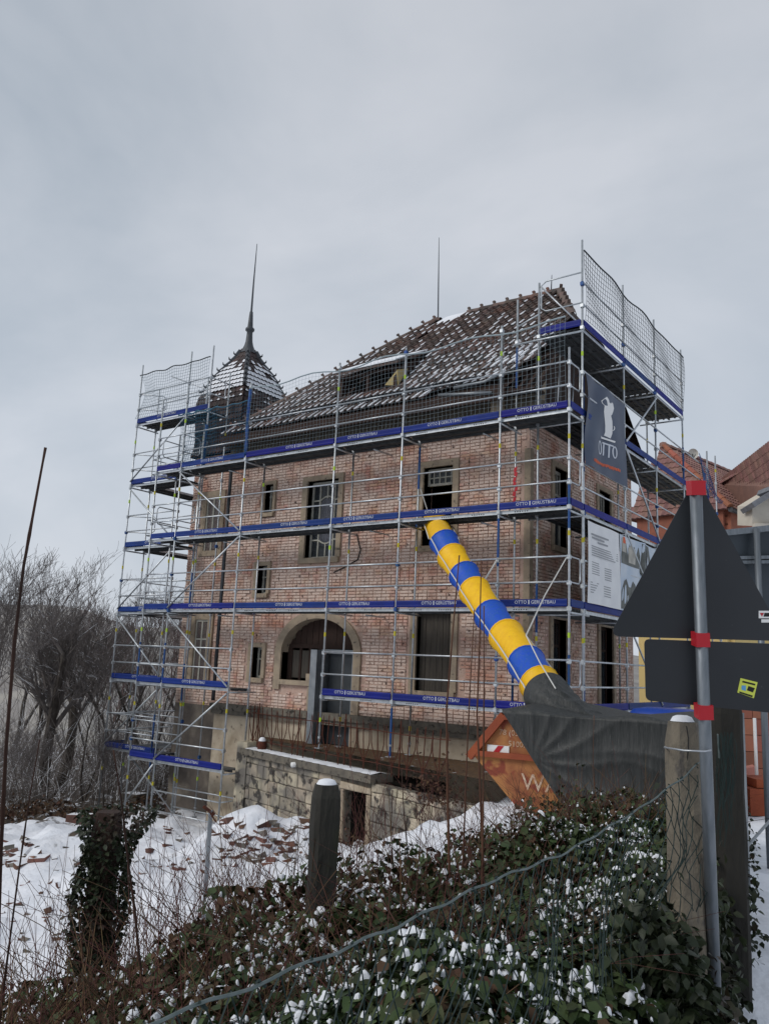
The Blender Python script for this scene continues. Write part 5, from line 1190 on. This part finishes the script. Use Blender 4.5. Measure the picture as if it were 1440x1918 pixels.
# ---------------------------------------------------------------- brambles on the bank
def scatter(n, d0, d1, az0=-80, az1=-8, rg=rng):
    az = np.radians(rg.uniform(az0, az1, n)); d = d0*(d1/d0)**rg.random(n); x = C[0]+d*np.sin(az); y = C[1]+d*np.cos(az)
    k = rg.random(n) < bank_mask(x, y)**.7; return x[k], y[k], d[k]
def canopy(x, y): return .12+.22*vnoise(x, y, 1.1, 11)+.13*vnoise(x, y, 3.1, 12)
x, y, d = scatter(215000, 1.25, 11.5)
brown = vnoise(x, y, .55, 21)+.35*vnoise(x, y, 2.3, 22)+.16*np.clip((d-3)/3, 0, 1)-.42*np.clip((x-3.3)/1.2, -.4, 1)
keep = rng.random(len(x)) < np.clip(1.55-brown, .25, 1); x, y, d, brown = x[keep], y[keep], d[keep], brown[keep]
can = canopy(x, y); hq = 1-rng.random(len(x))**1.6*.95; z = hz(x, y)+can*hq
size = (.034+.034*rng.random(len(x)))*(1+.03*d)*np.clip(d/2.6, .66, 1)
pos = np.stack([x, y, z], 1); isb = rng.random(len(x)) < np.clip((brown-.5)*.8, .03, .5)
bram = thing('bramble_thicket', 'dense bramble thicket with green leaves and snow tufts filling the foreground bank', 'brambles', loc=(4, -11, -2.8)); 
v, f, dd_, sd_, nn_ = leaf_cloud(pos[~isb], size[~isb], droop=.45); S(npmesh('green_leaves', v, f, M['leaf'], bram), 'stuff')
v2, f2, *_ = leaf_cloud(pos[isb], size[isb]*.8, droop=.8); S(npmesh('withered_leaves', v2, f2, M['leaf_brown'], bram), 'stuff')
# snow tufts on the topmost leaves
g_ = ~isb; pk = (hq[g_] > .74) & (rng.random(g_.sum()) < .12+.95*np.clip(vnoise(x[g_], y[g_], 3.3, 31)-.45, 0, .6)*1.5)
bp0 = pos[g_][pk]; s_ = size[g_][pk]; dv, sv_ = dd_[pk], sd_[pk]; n = len(bp0); K = 11
ang = np.linspace(0, 2*math.pi, K, endpoint=False); up = np.array([0, 0, 1.])
cen = bp0+dv*s_[:, None]*.45+up*.004; rad = s_[:, None]*(.16+.34*rng.random((n, K)))*(.38+.75*rng.random(n)**2.5)[:, None]
flat = dv.copy(); flat[:, 2] *= .6
ring = cen[:, None]+(flat[:, None]*np.cos(ang)[None, :, None]+sv_[:, None]*np.sin(ang)[None, :, None]*.8)*rad[..., None]
ring2 = cen[:, None]+(ring-cen[:, None])*.62+up*(s_*(.10+.10*rng.random(n)))[:, None, None]
capv = cen+up*(s_*(.15+.12*rng.random(n)))[:, None]
vv = np.concatenate([ring-up*.004, ring2, capv[:, None]], 1).reshape(-1, 3); base = np.arange(n)[:, None, None]*(2*K+1)
ff = np.array([(k, (k+1) % K, K+(k+1) % K) for k in range(K)]+[(k, K+(k+1) % K, K+k) for k in range(K)]+[(K+k, K+(k+1) % K, 2*K) for k in range(K)])
S(npmesh('snow_tufts', vv, (ff[None]+base).reshape(-1, 3), M['snow'], bram, True), 'stuff')
def ribbons(name, x, y, z0, ln, bend, width, m, parent, rg=rng, lean=.35, seg=5):
    n = len(x); th = rg.random(n)*2*math.pi; le = np.abs(rg.normal(0, lean, n)); pts = []
    for k in range(seg+1):
        q = k/seg; hor = (le*q+bend*q*q)*ln; pts.append(np.stack([x+np.cos(th)*hor, y+np.sin(th)*hor, z0+ln*q*(1-.35*bend*q)], 1))
    pts = np.stack(pts, 1); W1 = np.array(_r)*1.0; v = np.stack([pts+W1*width*(1-.6*np.linspace(0, 1, seg+1))[None, :, None], pts-W1*width*(1-.6*np.linspace(0, 1, seg+1))[None, :, None], pts+np.array(_f)*width*1.2], 2)   # three-sided
    v = v.reshape(n, (seg+1)*3, 3); fc = []
    for k in range(seg):
        for a in range(3):
            b = (a+1) % 3; fc.append((k*3+a, k*3+b, k*3+3+b, k*3+3+a))
    F_ = (np.array(fc)[None]+(np.arange(n)*(seg+1)*3)[:, None, None]).reshape(-1, 4)
    return npmesh(name, v.reshape(-1, 3), F_, m, parent)
x, y, d = scatter(8000, 1.6, 11.5); k = (x < edge_x(y)-.5) & (rng.random(len(x)) < np.clip(vnoise(x, y, .55, 21)+.3*vnoise(x, y, 2.3, 22)+.10*np.clip((d-3)/3, 0, 1)-.22, .03, 1)*np.clip((d-2.1)/1.8, .08, 1)*np.clip(1.15-(x-3.2)/1.6, .12, 1)); x, y, d = x[k], y[k], d[k]
gr = ribbons('dry_grass', x, y, hz(x, y), .30+.42*rng.random(len(x)), .5*rng.random(len(x)), .0016+.0004*d[:, None, None][:, 0, 0].mean(), M['grass_dry'], None, lean=.6); S(gr, 'stuff'); gr['label'] = 'dry brown grass between the brambles'; gr['category'] = 'grass'
x, y, d = scatter(2600, 2.8, 9.5); k = x < edge_x(y)-.55; x, y, d = x[k], y[k], d[k]; st_ = ribbons('bramble_canes', x, y, hz(x, y), .35+.55*rng.random(len(x)), 1.0*rng.random(len(x)), .0022, M['stem_red'], bram, lean=.5); S(st_, 'stuff')
# ivy and bramble leaves along the path side of the fence
n = 10000; yy_ = rng.uniform(-11.6, -6.0, n); xx_ = edge_x(yy_)+np.clip(rng.normal(-.10, .09, n), -.3, .12)+.05*np.sin(yy_*5); zz_ = hz(xx_, yy_)+np.clip(np.abs(rng.normal(0, .36, n)), 0, .8)*np.clip(.9-(xx_-edge_x(yy_))*4, .08, 1)
v, f, *_ = leaf_cloud(np.stack([xx_, yy_, zz_], 1), .028+.026*rng.random(n), droop=.8)
n = 9000; y2_ = rng.uniform(-11.9, -9.9, n); x2_ = edge_x(y2_)-.24*rng.random(n)+.03; z2_ = hz(x2_, y2_)+rng.random(n)**1.3*(.30+.38*vnoise(x2_, y2_, 2.2, 55))
k = 4000; x2_[:k] = rng.normal(5.40, .13, k); y2_[:k] = rng.normal(-11.72, .12, k); z2_[:k] = hz(x2_[:k], y2_[:k])+rng.random(k)**1.2*(.66-1.4*np.abs(x2_[:k]-5.38))
vb, fb, *_ = leaf_cloud(np.stack([x2_, y2_, z2_], 1), .03+.028*rng.random(n), droop=.8); f = np.concatenate([f, fb+len(v)]); v = np.concatenate([v, vb])
hd = npmesh('ivy_hedge', v, f, M['ivy']); S(hd, 'stuff'); hd['label'] = 'dark ivy hanging along the edge of the snowy path'; hd['category'] = 'ivy'
# shrubs with dark red stems between the posts
for px, py, D_, lab in ((300, 1700, 7.2, 'thin red-stemmed shrub in the snow right of the ivy post'), (375, 1690, 7.6, 'thin red-stemmed shrub around the metal stake'), (445, 1680, 7.4, 'thin red-stemmed shrub in front of the rubble heap'), (140, 1780, 6.4, 'bare thin shrub left of the ivy post'), (690, 1600, 8.5, 'bare thin shrub by the terrace doorway')):
    p = at(px, py, D=D_); n = 45; x = p[0]+rng.normal(0, .22, n); y = p[1]+rng.normal(0, .22, n); sh = thing('bare_shrub', lab, 'shrub', loc=(p[0], p[1], gfl(p[0], p[1])))
    S(ribbons('stems', x, y, hz(x, y), .5+.75*rng.random(n), .35*rng.random(n), .0032, M['stem_red'], sh, lean=.28), 'stuff')
# bramble clump above the skip foot, plant in the cellar doorway
for px, py, D_, sc_, nn, lab, mt in ((660, 1580, 15.6, .35, 260, 'leafy plant growing in the dark cellar doorway', 'leaf_brown'), (1090, 1530, 8.6, .4, 420, 'bramble clump in front of the tarpaulin', 'leaf'), (820, 1470, 13.5, .5, 350, 'brown creeper tangle on the terrace wall beside the skip', 'leaf_brown')):
    p = at(px, py, D=D_); pos = np.stack([rng.normal(p[0], sc_*.5, nn), rng.normal(p[1], sc_*.35, nn), p[2]-.25+np.abs(rng.normal(0, sc_*.55, nn))], 1)
    b0 = thing('bramble_clump', lab, 'brambles', loc=(p[0], p[1], gfl(p[0], p[1]))); v, f, *_ = leaf_cloud(pos, .05+.03*rng.random(nn), droop=.6); S(npmesh('leaves', v, f, M[mt], b0), 'stuff')
    x = rng.normal(p[0], sc_*.4, 50); y = rng.normal(p[1], sc_*.3, 50); S(ribbons('canes', x, y, np.full(50, p[2]-.6), .5+.6*rng.random(50), 1.2*rng.random(50), .004, M['stem_red'], b0, lean=.5), 'stuff')
# tall stalks
def stalk(pts, r0, r1, mt, label, group=None, nodes=True):
    P_ = [Vector(at(x, y, D=d)) for x, y, d in pts]; g0 = P_[-1]; P_.append(V(g0.x, g0.y, min(g0.z-.05, gfl(g0.x, g0.y)-.05)))
    dn = []
    for a, b_ in zip(P_, P_[1:]):
        for k in range(4): dn.append(a.lerp(b_, k/4))
    dn.append(P_[-1]); n = len(dn); m = MB().tube(dn, [r1+(r0-r1)*i/(n-1)+(.0012 if i % 6 == 0 and nodes else 0) for i in range(n)], 6)
    return T(m.build('dry_stalk', M[mt], None, True), label, 'stalk', group)
stalk([(86, 838, 2.3), (66, 945, 2.3), (45, 1060, 2.3), (28, 1200, 2.35), (12, 1400, 2.4), (2, 1600, 2.5), (-6, 1850, 2.6)], .0075, .003, 'stalk_dark', 'tall dark reed stalk rising against the sky at the far left')
stalk([(75, 1385, 3.2), (55, 1500, 3.2), (35, 1640, 3.2), (10, 1830, 3.2)], .005, .002, 'stalk_dark', 'thin dark stalk leaning right of the tall reed at the left edge')
stalk([(213, 1405, 3.6), (228, 1500, 3.6), (240, 1610, 3.6), (252, 1700, 3.6), (268, 1860, 3.5)], .007, .003, 'stalk_dark', 'dark red stalk crossing in front of the ivy post')
stalk([(860, 1040, 4.6), (848, 1180, 4.6), (836, 1330, 4.6), (838, 1480, 4.6), (842, 1660, 4.5)], .0095, .003, 'stalk', 'leftmost of the tall brown stalks in front of the chute')
stalk([(901, 1050, 4.7), (898, 1200, 4.7), (893, 1340, 4.7), (900, 1500, 4.6), (905, 1640, 4.6)], .0085, .003, 'stalk', 'tallest right-hand brown stalk crossing the blue and yellow chute')
stalk([(906, 1135, 4.5), (906, 1300, 4.5), (905, 1450, 4.5), (903, 1640, 4.4)], .0075, .0025, 'stalk', 'shorter brown stalk close beside the tallest one')
stalk([(888, 1142, 4.8), (880, 1290, 4.8), (874, 1420, 4.8), (866, 1640, 4.7)], .0065, .0025, 'stalk', 'thin brown stalk between the two tall stalks')
stalk([(735, 1480, 6), (732, 1560, 6), (738, 1640, 6)], .006, .003, 'stalk_dark', 'thin dark stem before the right part of the terrace wall')
stalk([(752, 1440, 6.4), (756, 1520, 6.4), (766, 1620, 6.4)], .006, .003, 'stalk_dark', 'second thin dark stem before the terrace wall')
stalk([(1112, 1340, 7.5), (1110, 1420, 7.5), (1116, 1520, 7.5)], .005, .002, 'stalk', 'thin stem standing before the tarpaulin')
# metal stake with cross head
p = Vector(at(395, 1518, D=7.4)); q = Vector(at(384, 1700, D=7.4)); stake = thing('metal_stake', 'grey metal stake with a crooked cross head standing in the snow', 'stake', loc=(q.x, q.y, gfl(q.x, q.y)))
MB().tube([p, V(q.x, q.y, gfl(q.x, q.y)-.2)], .020, 6).build('rod', M['zinc'], stake); MB().bar(Vector(at(381, 1510, D=7.4)), Vector(at(402, 1526, D=7.4)), .03, .025).build('cross_head', M['rust_iron'], stake); MB().tube([Vector(at(393, 1520, D=7.35)), Vector(at(405, 1540, D=7.35))], .008, 5).build('hook', M['rust_iron'], stake)

# ---------------------------------------------------------------- bare trees at the left
def tree(px, D_, ytop, seed, label, r0=.16, mt='twig', spread=.5, stems=1, dens=1.):
    r_ = random.Random(seed); b = at(px, 1400, D=D_); x0, y0 = b[0], b[1]; z0 = gfl(x0, y0)-.1; h = 9.
    root = thing('bare_tree', label, 'tree', 'bare trees beyond the snow slope', loc=(x0, y0, z0)); tr = MB(); cw = MB()
    def grow(p, d, ln, r, lev):
        n = 5 if lev < 2 else 3; pts = [p]; rr = [r]
        for k in range(n):
            d = (d+V(r_.gauss(0, .11), r_.gauss(0, .11), r_.gauss(.03 if lev else 0, .07))).normalized(); p = p+d*ln/n; pts.append(p); rr.append(max(.006, r*(1-(.62 if lev else .72)*(k+1)/n)))
        (tr if lev == 0 else cw).tube(pts, rr, 7 if lev == 0 else 4 if lev < 3 else 3, False)
        if lev >= 4: return
        m = int([10, 7, 6, 5][lev]*dens)
        for k in range(m):
            q = r_.uniform(.38 if lev == 0 else .15, 1.0); i = min(n-1, int(q*n)); c = pts[i].lerp(pts[i+1], q*n-i)
            td = (pts[i+1]-pts[i]).normalized(); a = r_.uniform(0, 6.3); o1 = td.orthogonal().normalized(); o2 = td.cross(o1); o = o1*math.cos(a)+o2*math.sin(a)
            ang = r_.uniform(.35, .95)*(.8+spread*.5); nd = td*math.cos(ang)+o*math.sin(ang); nd = (nd+V(0, 0, .42 if lev < 3 else .25)).normalized()
            grow(c, nd, ln*r_.uniform(.36, .62)*(1.05-.35*q*(lev == 0)), max(.007, rr[i]*r_.uniform(.4, .62)), lev+1)
    for s_ in range(stems): r0 = r0*(.72 if s_ == 0 else 1); grow(V(x0+r_.gauss(0, .2)*(stems > 1), y0+r_.gauss(0, .2)*(stems > 1), z0), V(r_.gauss(0, .1+.12*(stems > 1)), r_.gauss(0, .1+.12*(stems > 1)), 1).normalized(), h*r_.uniform(.72, .85), r0*(1 if s_ == 0 else .7), 0)
    zt_ = at(px, ytop, D=D_)[2]; k = (zt_-z0)/(max(v[2] for v in cw.v)-z0)
    for mb_ in (tr, cw): mb_.v = [(x0+(v[0]-x0)*k, y0+(v[1]-y0)*k, z0+(v[2]-z0)*k) for v in mb_.v]
    tr.build('trunk', M['bark'], root); cw.build('crown', M[mt], root)
TR = [(6, 23, 1010, 'slender bare tree at the far left picture edge', .13, 'twig', 1), (88, 27, 1040, 'thickest dark bare trunk left of the scaffold', .44, 'twig', 1), (118, 29.5, 1065, 'second thick bare trunk close to the thickest one', .38, 'twig', 1), (163, 26, 1130, 'thin crooked bare tree nearest the left scaffold corner', .10, 'twig', 2), (228, 31, 1100, 'bare tree seen between the outer scaffold standards', .16, 'twig', 2), (285, 35, 1045, 'reddish bushy bare tree behind the left scaffold bays', .16, 'twig_red', 3), (338, 37, 1030, 'bare tree just left of the villa wall', .15, 'twig', 2), (45, 36, 1000, 'tall bare tree behind the left edge trees', .2, 'twig', 2), (190, 40, 1060, 'reddish far bare tree behind the scaffold corner', .16, 'twig_red', 3), (-70, 27, 985, 'large bare tree leaning in from outside the left edge', .22, 'twig', 1), (125, 44, 1050, 'pale far bare tree in the gap between the trunks', .18, 'twig', 2), (250, 46, 1070, 'far bare tree behind the scaffold diagonals', .18, 'twig', 2), (370, 44, 1080, 'far bare tree right beside the turret wall', .16, 'twig', 2), (15, 48, 1010, 'far bare tree at the left background', .2, 'twig', 2), (300, 27, 1250, 'low bushy bare tree behind the lower left scaffold', .08, 'twig', 4), (205, 24.5, 1330, 'low snowy bush at the scaffold foot', .06, 'twig', 4), (60, 22, 1330, 'low snowy bush under the left trees', .06, 'twig', 4)]
for i, (px, D_, h, lab, r0, mt, stm) in enumerate(TR): tree(px, D_, h, 100+i, lab, r0, mt, .5, stm, 1. if stm == 1 else .8)
# undergrowth at the foot of the trees
n = 3200; az = np.radians(rng.uniform(-72, -46, n)); d = rng.uniform(18.5, 34, n); x = C[0]+d*np.sin(az); y = C[1]+d*np.cos(az); k = (x < -15.6) | (y > 3); x, y = x[k], y[k]
ug = ribbons('undergrowth', x, y, hz(x, y), .5+1.1*rng.random(len(x)), 1.0*rng.random(len(x)), .008, M['twig'], None, lean=.5); S(ug, 'stuff'); ug['label'] = 'tangled bare undergrowth under the trees'; ug['category'] = 'undergrowth'
n = 14000; az = np.radians(rng.uniform(-72, -50, n)); d = rng.uniform(17.5, 27, n); x = C[0]+d*np.sin(az); y = C[1]+d*np.cos(az); k = (x < -13.5); x, y = x[k], y[k]
v, f, *_ = leaf_cloud(np.stack([x, y, hz(x, y)+.35*rng.random(len(x))*vnoise(x, y, 1.2, 41)*2], 1), .07+.05*rng.random(len(x)), droop=.7); lf = npmesh('withered_undergrowth', v, f, M['leaf_brown']); S(lf, 'stuff'); lf['label'] = 'withered brown brambles under the left trees'; lf['category'] = 'undergrowth'

n = 1700; az = np.radians(rng.uniform(-74, -46, n)); d = rng.uniform(27, 46, n); x = C[0]+d*np.sin(az); y = C[1]+d*np.cos(az); k = (x < -16) | (y > 9); x, y = x[k], y[k]
ug = ribbons('far_thicket', x, y, hz(x, y), 1.6+3.2*rng.random(len(x))**1.5, .7*rng.random(len(x)), .011, M['twig'], None, lean=.35, seg=6); S(ug, 'stuff'); ug['label'] = 'far grey thicket of bare stems behind the trees'; ug['category'] = 'undergrowth'
# ---------------------------------------------------------------- neighbouring house on the right
hou = thing('neighbour_house', 'neighbouring house with red tiled hip roof and orange brick wall behind the road sign', 'house', loc=at(1365, 1290, D=31))
A_, B_, E_ = Vector(at(1240, 836, D=34.5)), Vector(at(1398, 906, D=39.8)), Vector(at(1367, 953, D=30.2)); B_.z = A_.z; rd = (B_-A_); rl = rd.length; rd.normalize(); pd = V(0, 0, 1).cross(rd).normalized()
if (E_-A_).dot(pd) < 0: pd = -pd
run = (E_-A_).dot(pd); fw_ = -(E_-A_).dot(rd)
E2 = A_-rd*fw_-pd*run*.2; E2.z = E_.z; En = E_+rd*(rl+fw_+6)
hr = MB().add([A_, E_, En, B_+rd*6], [(0, 1, 2, 3)]).add([A_, E2, E_], [(0, 1, 2)]).add([A_, B_+rd*6, E2+rd*(rl+fw_+6), E2], [(0, 1, 2, 3)]).build('roof', M['red_tile'], hou)
def tile_slope(p0, ux, uy, inside, mt, parent, tw_h=.22, te=.30, lim=150):
    nrm = ux.cross(uy).normalized(); nrm = nrm if nrm.z > 0 else -nrm; me = MB(); pr_ = [(-.5, .0), (-.2, .01), (.15, .05), (.5, .012)]
    v = [(a*tw_h, b, c+l) for b, l in ((0, .05), (te*1.1, .01)) for a, c in pr_]+[(a*tw_h, .005, c) for a, c in pr_]
    me.add(v, [(k, k+1, 5+k, 4+k) for k in range(3)]+[(8+k, 9+k, 1+k, k) for k in range(3)]); sm = me.mesh('roof_tile'); sm.materials.append(M[mt]); mtx = Matrix((ux, uy, nrm)).transposed(); st = MB(); n = 0
    cells_ = sorted([(j, i) for j in range(60) for i in range(-80, 80) if inside(i*tw_h, j*te)], key=lambda c: c[0])
    for j, i in cells_:
        p = p0+ux*(i*tw_h)+uy*(j*te)+nrm*.01
        if n < lim: o = link('roof_tile', sm, parent); o.matrix_basis = Matrix.Translation(p) @ mtx.to_4x4(); n += 1
        else: st.add([p+mtx @ Vector(q) for q in me.v], me.f)
    if st.f: S(st.build('tile_field', M[mt], parent), 'stuff')
up1 = (A_-E_); up1 = (up1-rd*up1.dot(rd)); sl1 = up1.length; up1.normalize()
tile_slope(E_, rd, up1, lambda s, t_: 0 <= t_ < sl1 and fw_*t_/sl1 < s < rl+fw_+3, 'red_tile', hr)
up2 = (A_-E_); up2 = (up2-pd*up2.dot(pd)); sl2 = up2.length; up2.normalize()
tile_slope(E_, -pd, up2, lambda s, t_: 0 <= t_ < sl2 and run*t_/sl2 < s < 1.2*run-.2*run*t_/sl2, 'red_tile', hr, lim=60)
ridge_run(E_+V(0, 0, .08), A_+V(0, 0, .08), .5, hr, M['orange_tile'], .12, False, 'hip_tile'); ridge_run(A_+V(0, 0, .06), B_+rd*3+V(0, 0, .06), .6, hr, M['red_tile'], .14, False)
ins = .35
W1_, W2_, W3_ = E_+rd*ins-pd*ins, En-pd*ins, E2+rd*ins+pd*ins
def wallq(a, b, z0, z1, mt, nm): return MB().prism([V(a.x, a.y, z0), V(b.x, b.y, z0), V(b.x, b.y, z1), V(a.x, a.y, z1)], (b-a).cross(V(0, 0, 1)).normalized()*.2).build(nm, M[mt], hou)
wallq(W1_, W2_, -3.2, 3.4, 'yellow_wall', 'wall'); wallq(W3_, W1_, -3.2, 3.4, 'yellow_wall', 'wall'); wallq(W1_, W2_, 3.4, E_.z+.05, 'orange_brick', 'brick_frieze'); wallq(W3_, W1_, 3.4, E_.z+.05, 'orange_brick', 'brick_frieze')
for k in range(5):
    z_ = 3.5+k*.32; MB().obox((W1_+W2_)/2+V(0, 0, z_-(W1_.z+W2_.z)/2)+pd*.03, (W2_-W1_)/2, pd*.05, V(0, 0, .04)).build('moulding', M['orange_brick'], hou); MB().obox((W1_+W3_)/2+V(0, 0, z_-(W1_.z+W3_.z)/2)-rd*.03, (W3_-W1_)/2, rd*.05, V(0, 0, .04)).build('moulding', M['orange_brick'], hou)
MB().tube([E_+V(0, 0, -.02), En+V(0, 0, -.02)], .10, 8).build('gutter', M['lead'], hou)
# cross gable and white dormer on its right
G1, G2 = Vector(at(1352, 908, D=34)), Vector(at(1480, 900, D=28)); G2.z = G1.z; g0, g3 = Vector(at(1404, 966, D=31)), Vector(at(1500, 990, D=26)); g3.z = g0.z
cg = MB().add([G1, g0, g3, G2], [(0, 1, 2, 3)]).build('cross_gable_roof', M['red_tile'], hou); gx_ = (g3-g0).normalized(); gu = (G1-g0); gu = gu-gx_*gu.dot(gx_); gl = gu.length; gu.normalize()
tile_slope(g0, gx_, gu, lambda s, t_: 0 <= t_ < gl and (G1-g0).dot(gx_)*t_/gl < s < 5.5, 'red_tile', cg, lim=80); ridge_run(G1+V(0, 0, .05), G2+V(0, 0, .05), .5, cg, M['red_tile'], .13, False)
Dm = [Vector(at(x, y, D=28.5)) for x, y in ((1408, 985), (1408, 948), (1446, 925), (1484, 945), (1484, 985))]; wd = MB().prism(Dm, Vector(_f)*1.2).build('white_dormer', M['cream_wall'], hou)
for a, b_ in ((1, 2), (2, 3)): MB().bar(Dm[a]+V(0, 0, .05)-(Dm[b_]-Dm[a]).normalized()*.25-Vector(_f)*.1, Dm[b_]+V(0, 0, .08)-Vector(_f)*.1, 1.3, .18, (0, 0, 1)).build('dormer_roof', M['slate'], wd)
MB().bar(Dm[0]-Vector(_f)*.1+V(0, 0, .02), Dm[4]-Vector(_f)*.1, .2, .12).build('cornice', M['cream_wall'], wd)
p = Vector(at(1297, 850, D=35.8)); ds = thing('satellite_dish', 'cream satellite dish on the ridge of the red roof', 'dish', loc=p-V(0, 0, .6))
dd = -Vector(_f); s1_ = dd.orthogonal().normalized(); s2_ = dd.cross(s1_); v = []
for r_, q in ((0.001, -.06), (.1, -.05), (.19, -.02), (.23, 0.02)): v += [p+(s1_*math.cos(2*math.pi*k/16)+s2_*math.sin(2*math.pi*k/16))*r_+dd*q for k in range(16)]
MB().add(v, [(j*16+k, j*16+(k+1) % 16, (j+1)*16+(k+1) % 16, (j+1)*16+k) for j in range(3) for k in range(16)]).build('bowl', M['dish'], ds, True); MB().tube([p-dd*.03, p-V(0, 0, .65)], .025, 6).build('mast', M['lead'], ds); MB().tube([p-V(0, 0, .2)+dd*.02, p+dd*.3-V(0, 0, .05)], .015, 5).build('arm', M['lead'], ds)
# ---------------------------------------------------------------- site board, pallet and gate at the right edge
bd = lambda x, y, d=7.5: Vector(at(x, y, D=d))
brd = thing('site_board', 'back of a large dark site board on steel posts at the right edge', 'sign', loc=bd(1430, 1560))
pn = MB().prism([bd(1345, 998), bd(1600, 975), bd(1600, 1190), bd(1350, 1188)], Vector(_f)*.02).build('panel', M['board_back'], brd)
for (a, b_, w_) in (((1340, 1000), (1610, 972), .055), ((1345, 1046), (1610, 1040), .03), ((1345, 1054), (1610, 1050), .03), ((1345, 1186), (1610, 1190), .05)): MB().bar(bd(*a, 7.46), bd(*b_, 7.46), .04, w_, (0, 0, 1)).build('frame_rail', M['pole_grey'], brd)
a = bd(1416, 990, 7.42); MB().tube([a, V(a.x, a.y, -2.9)], .028, 10).build('post', M['pole_grey'], brd, True)
a = bd(1590, 970, 7.42); MB().tube([a, V(a.x, a.y, -2.9)], .028, 10).build('post', M['pole_grey'], brd, True)
gp = thing('fence_panel', 'grey steel tube frame standing beside the snowy path', 'fence', loc=bd(1385, 1560, 6)); 
for x0_ in (1380, 1388): MB().tube([bd(x0_, 1335, 6), V(bd(x0_, 1335, 6).x, bd(x0_, 1335, 6).y, -2.88)], .018, 8).build('upright', M['zinc'], gp, True)
MB().tube([bd(1384, 1440, 6), bd(1392, 1442, 6)], .012, 6).build('link', M['zinc'], gp); MB().tube([bd(1440, 1538, 6.2), bd(1396, 1588, 6.0)], .012, 6).build('strut', M['zinc'], gp)
pb_ = Vector(at(1408, 1462, D=12.5)); pal = thing('brick_pallet', 'stack of orange hollow bricks wrapped on a pallet beside the path', 'bricks', loc=(pb_.x, pb_.y, -2.9))
rx_ = Vector((_r[0], _r[1], 0)).normalized(); ry_ = Vector((-_r[1], _r[0], 0)).normalized()
bkm = MB().obox((0, 0, 0), rx_*.118, ry_*.118, V(0, 0, .118)).mesh('hollow_brick'); bkm.materials.append(M['orange_brick'])
for k in range(5):
    for i in range(2):
        for j in range(2): o = link('hollow_brick', bkm, pal); o.location = V(pb_.x, pb_.y, -2.66+k*.245)+rx_*(i*.245-.12+.02*math.sin(k*3))+ry_*(j*.245)
MB().obox(V(pb_.x, pb_.y, -2.84), rx_*.4, ry_*.4, V(0, 0, .05)).build('pallet', M['pallet'], pal); MB().obox(V(pb_.x, pb_.y, -2.66+4.5*.245+.02)+ry_*.12, rx_*.25, ry_*.25, V(0, 0, .02)).build('snow_cap', M['snow'], pal)
pc = Vector(at(1432, 1500, D=10.5)); T(MB().obox(V(pc.x, pc.y, -2.72), rx_*.32, ry_*.3, V(0, 0, .16)).obox(V(pc.x, pc.y, -2.5)+rx_*.05, rx_*.26, ry_*.25, V(0, 0, .05)).build('timber_stack', M['skip_rust']), 'low stack of rusty brown boards with snow beside the path', 'timber')
pp = Vector(at(1428, 1400, D=16)); shed = thing('dark_hoarding', 'dark brown hoarding fence behind the brick pallet', 'fence', loc=(pp.x, pp.y, -2.9))
for k in range(9): MB().obox(V(pp.x, pp.y, -1.9)+rx_*(k*.22-.35), rx_*.105, ry_*.02, V(0, 0, 1.0+.03*math.sin(k*5))).build('board', M['wood_board'], shed)
T(MB().tube([Vector(at(1412, 1345, D=11)), V(*at(1412, 1345, D=11)[:2], -2.85)], .022, 8).build('white_stake', M['sign_white']), 'white painted stake beside the orange bricks', 'stake')
T(MB().prism([Vector(at(x, y, D=11.5)) for x, y in ((1394, 1440), (1414, 1436), (1417, 1470), (1396, 1476))], Vector(_f)*.1).build('red_crate', M['clear_red']), 'pale red plastic crate on the brick pallet front', 'crate')
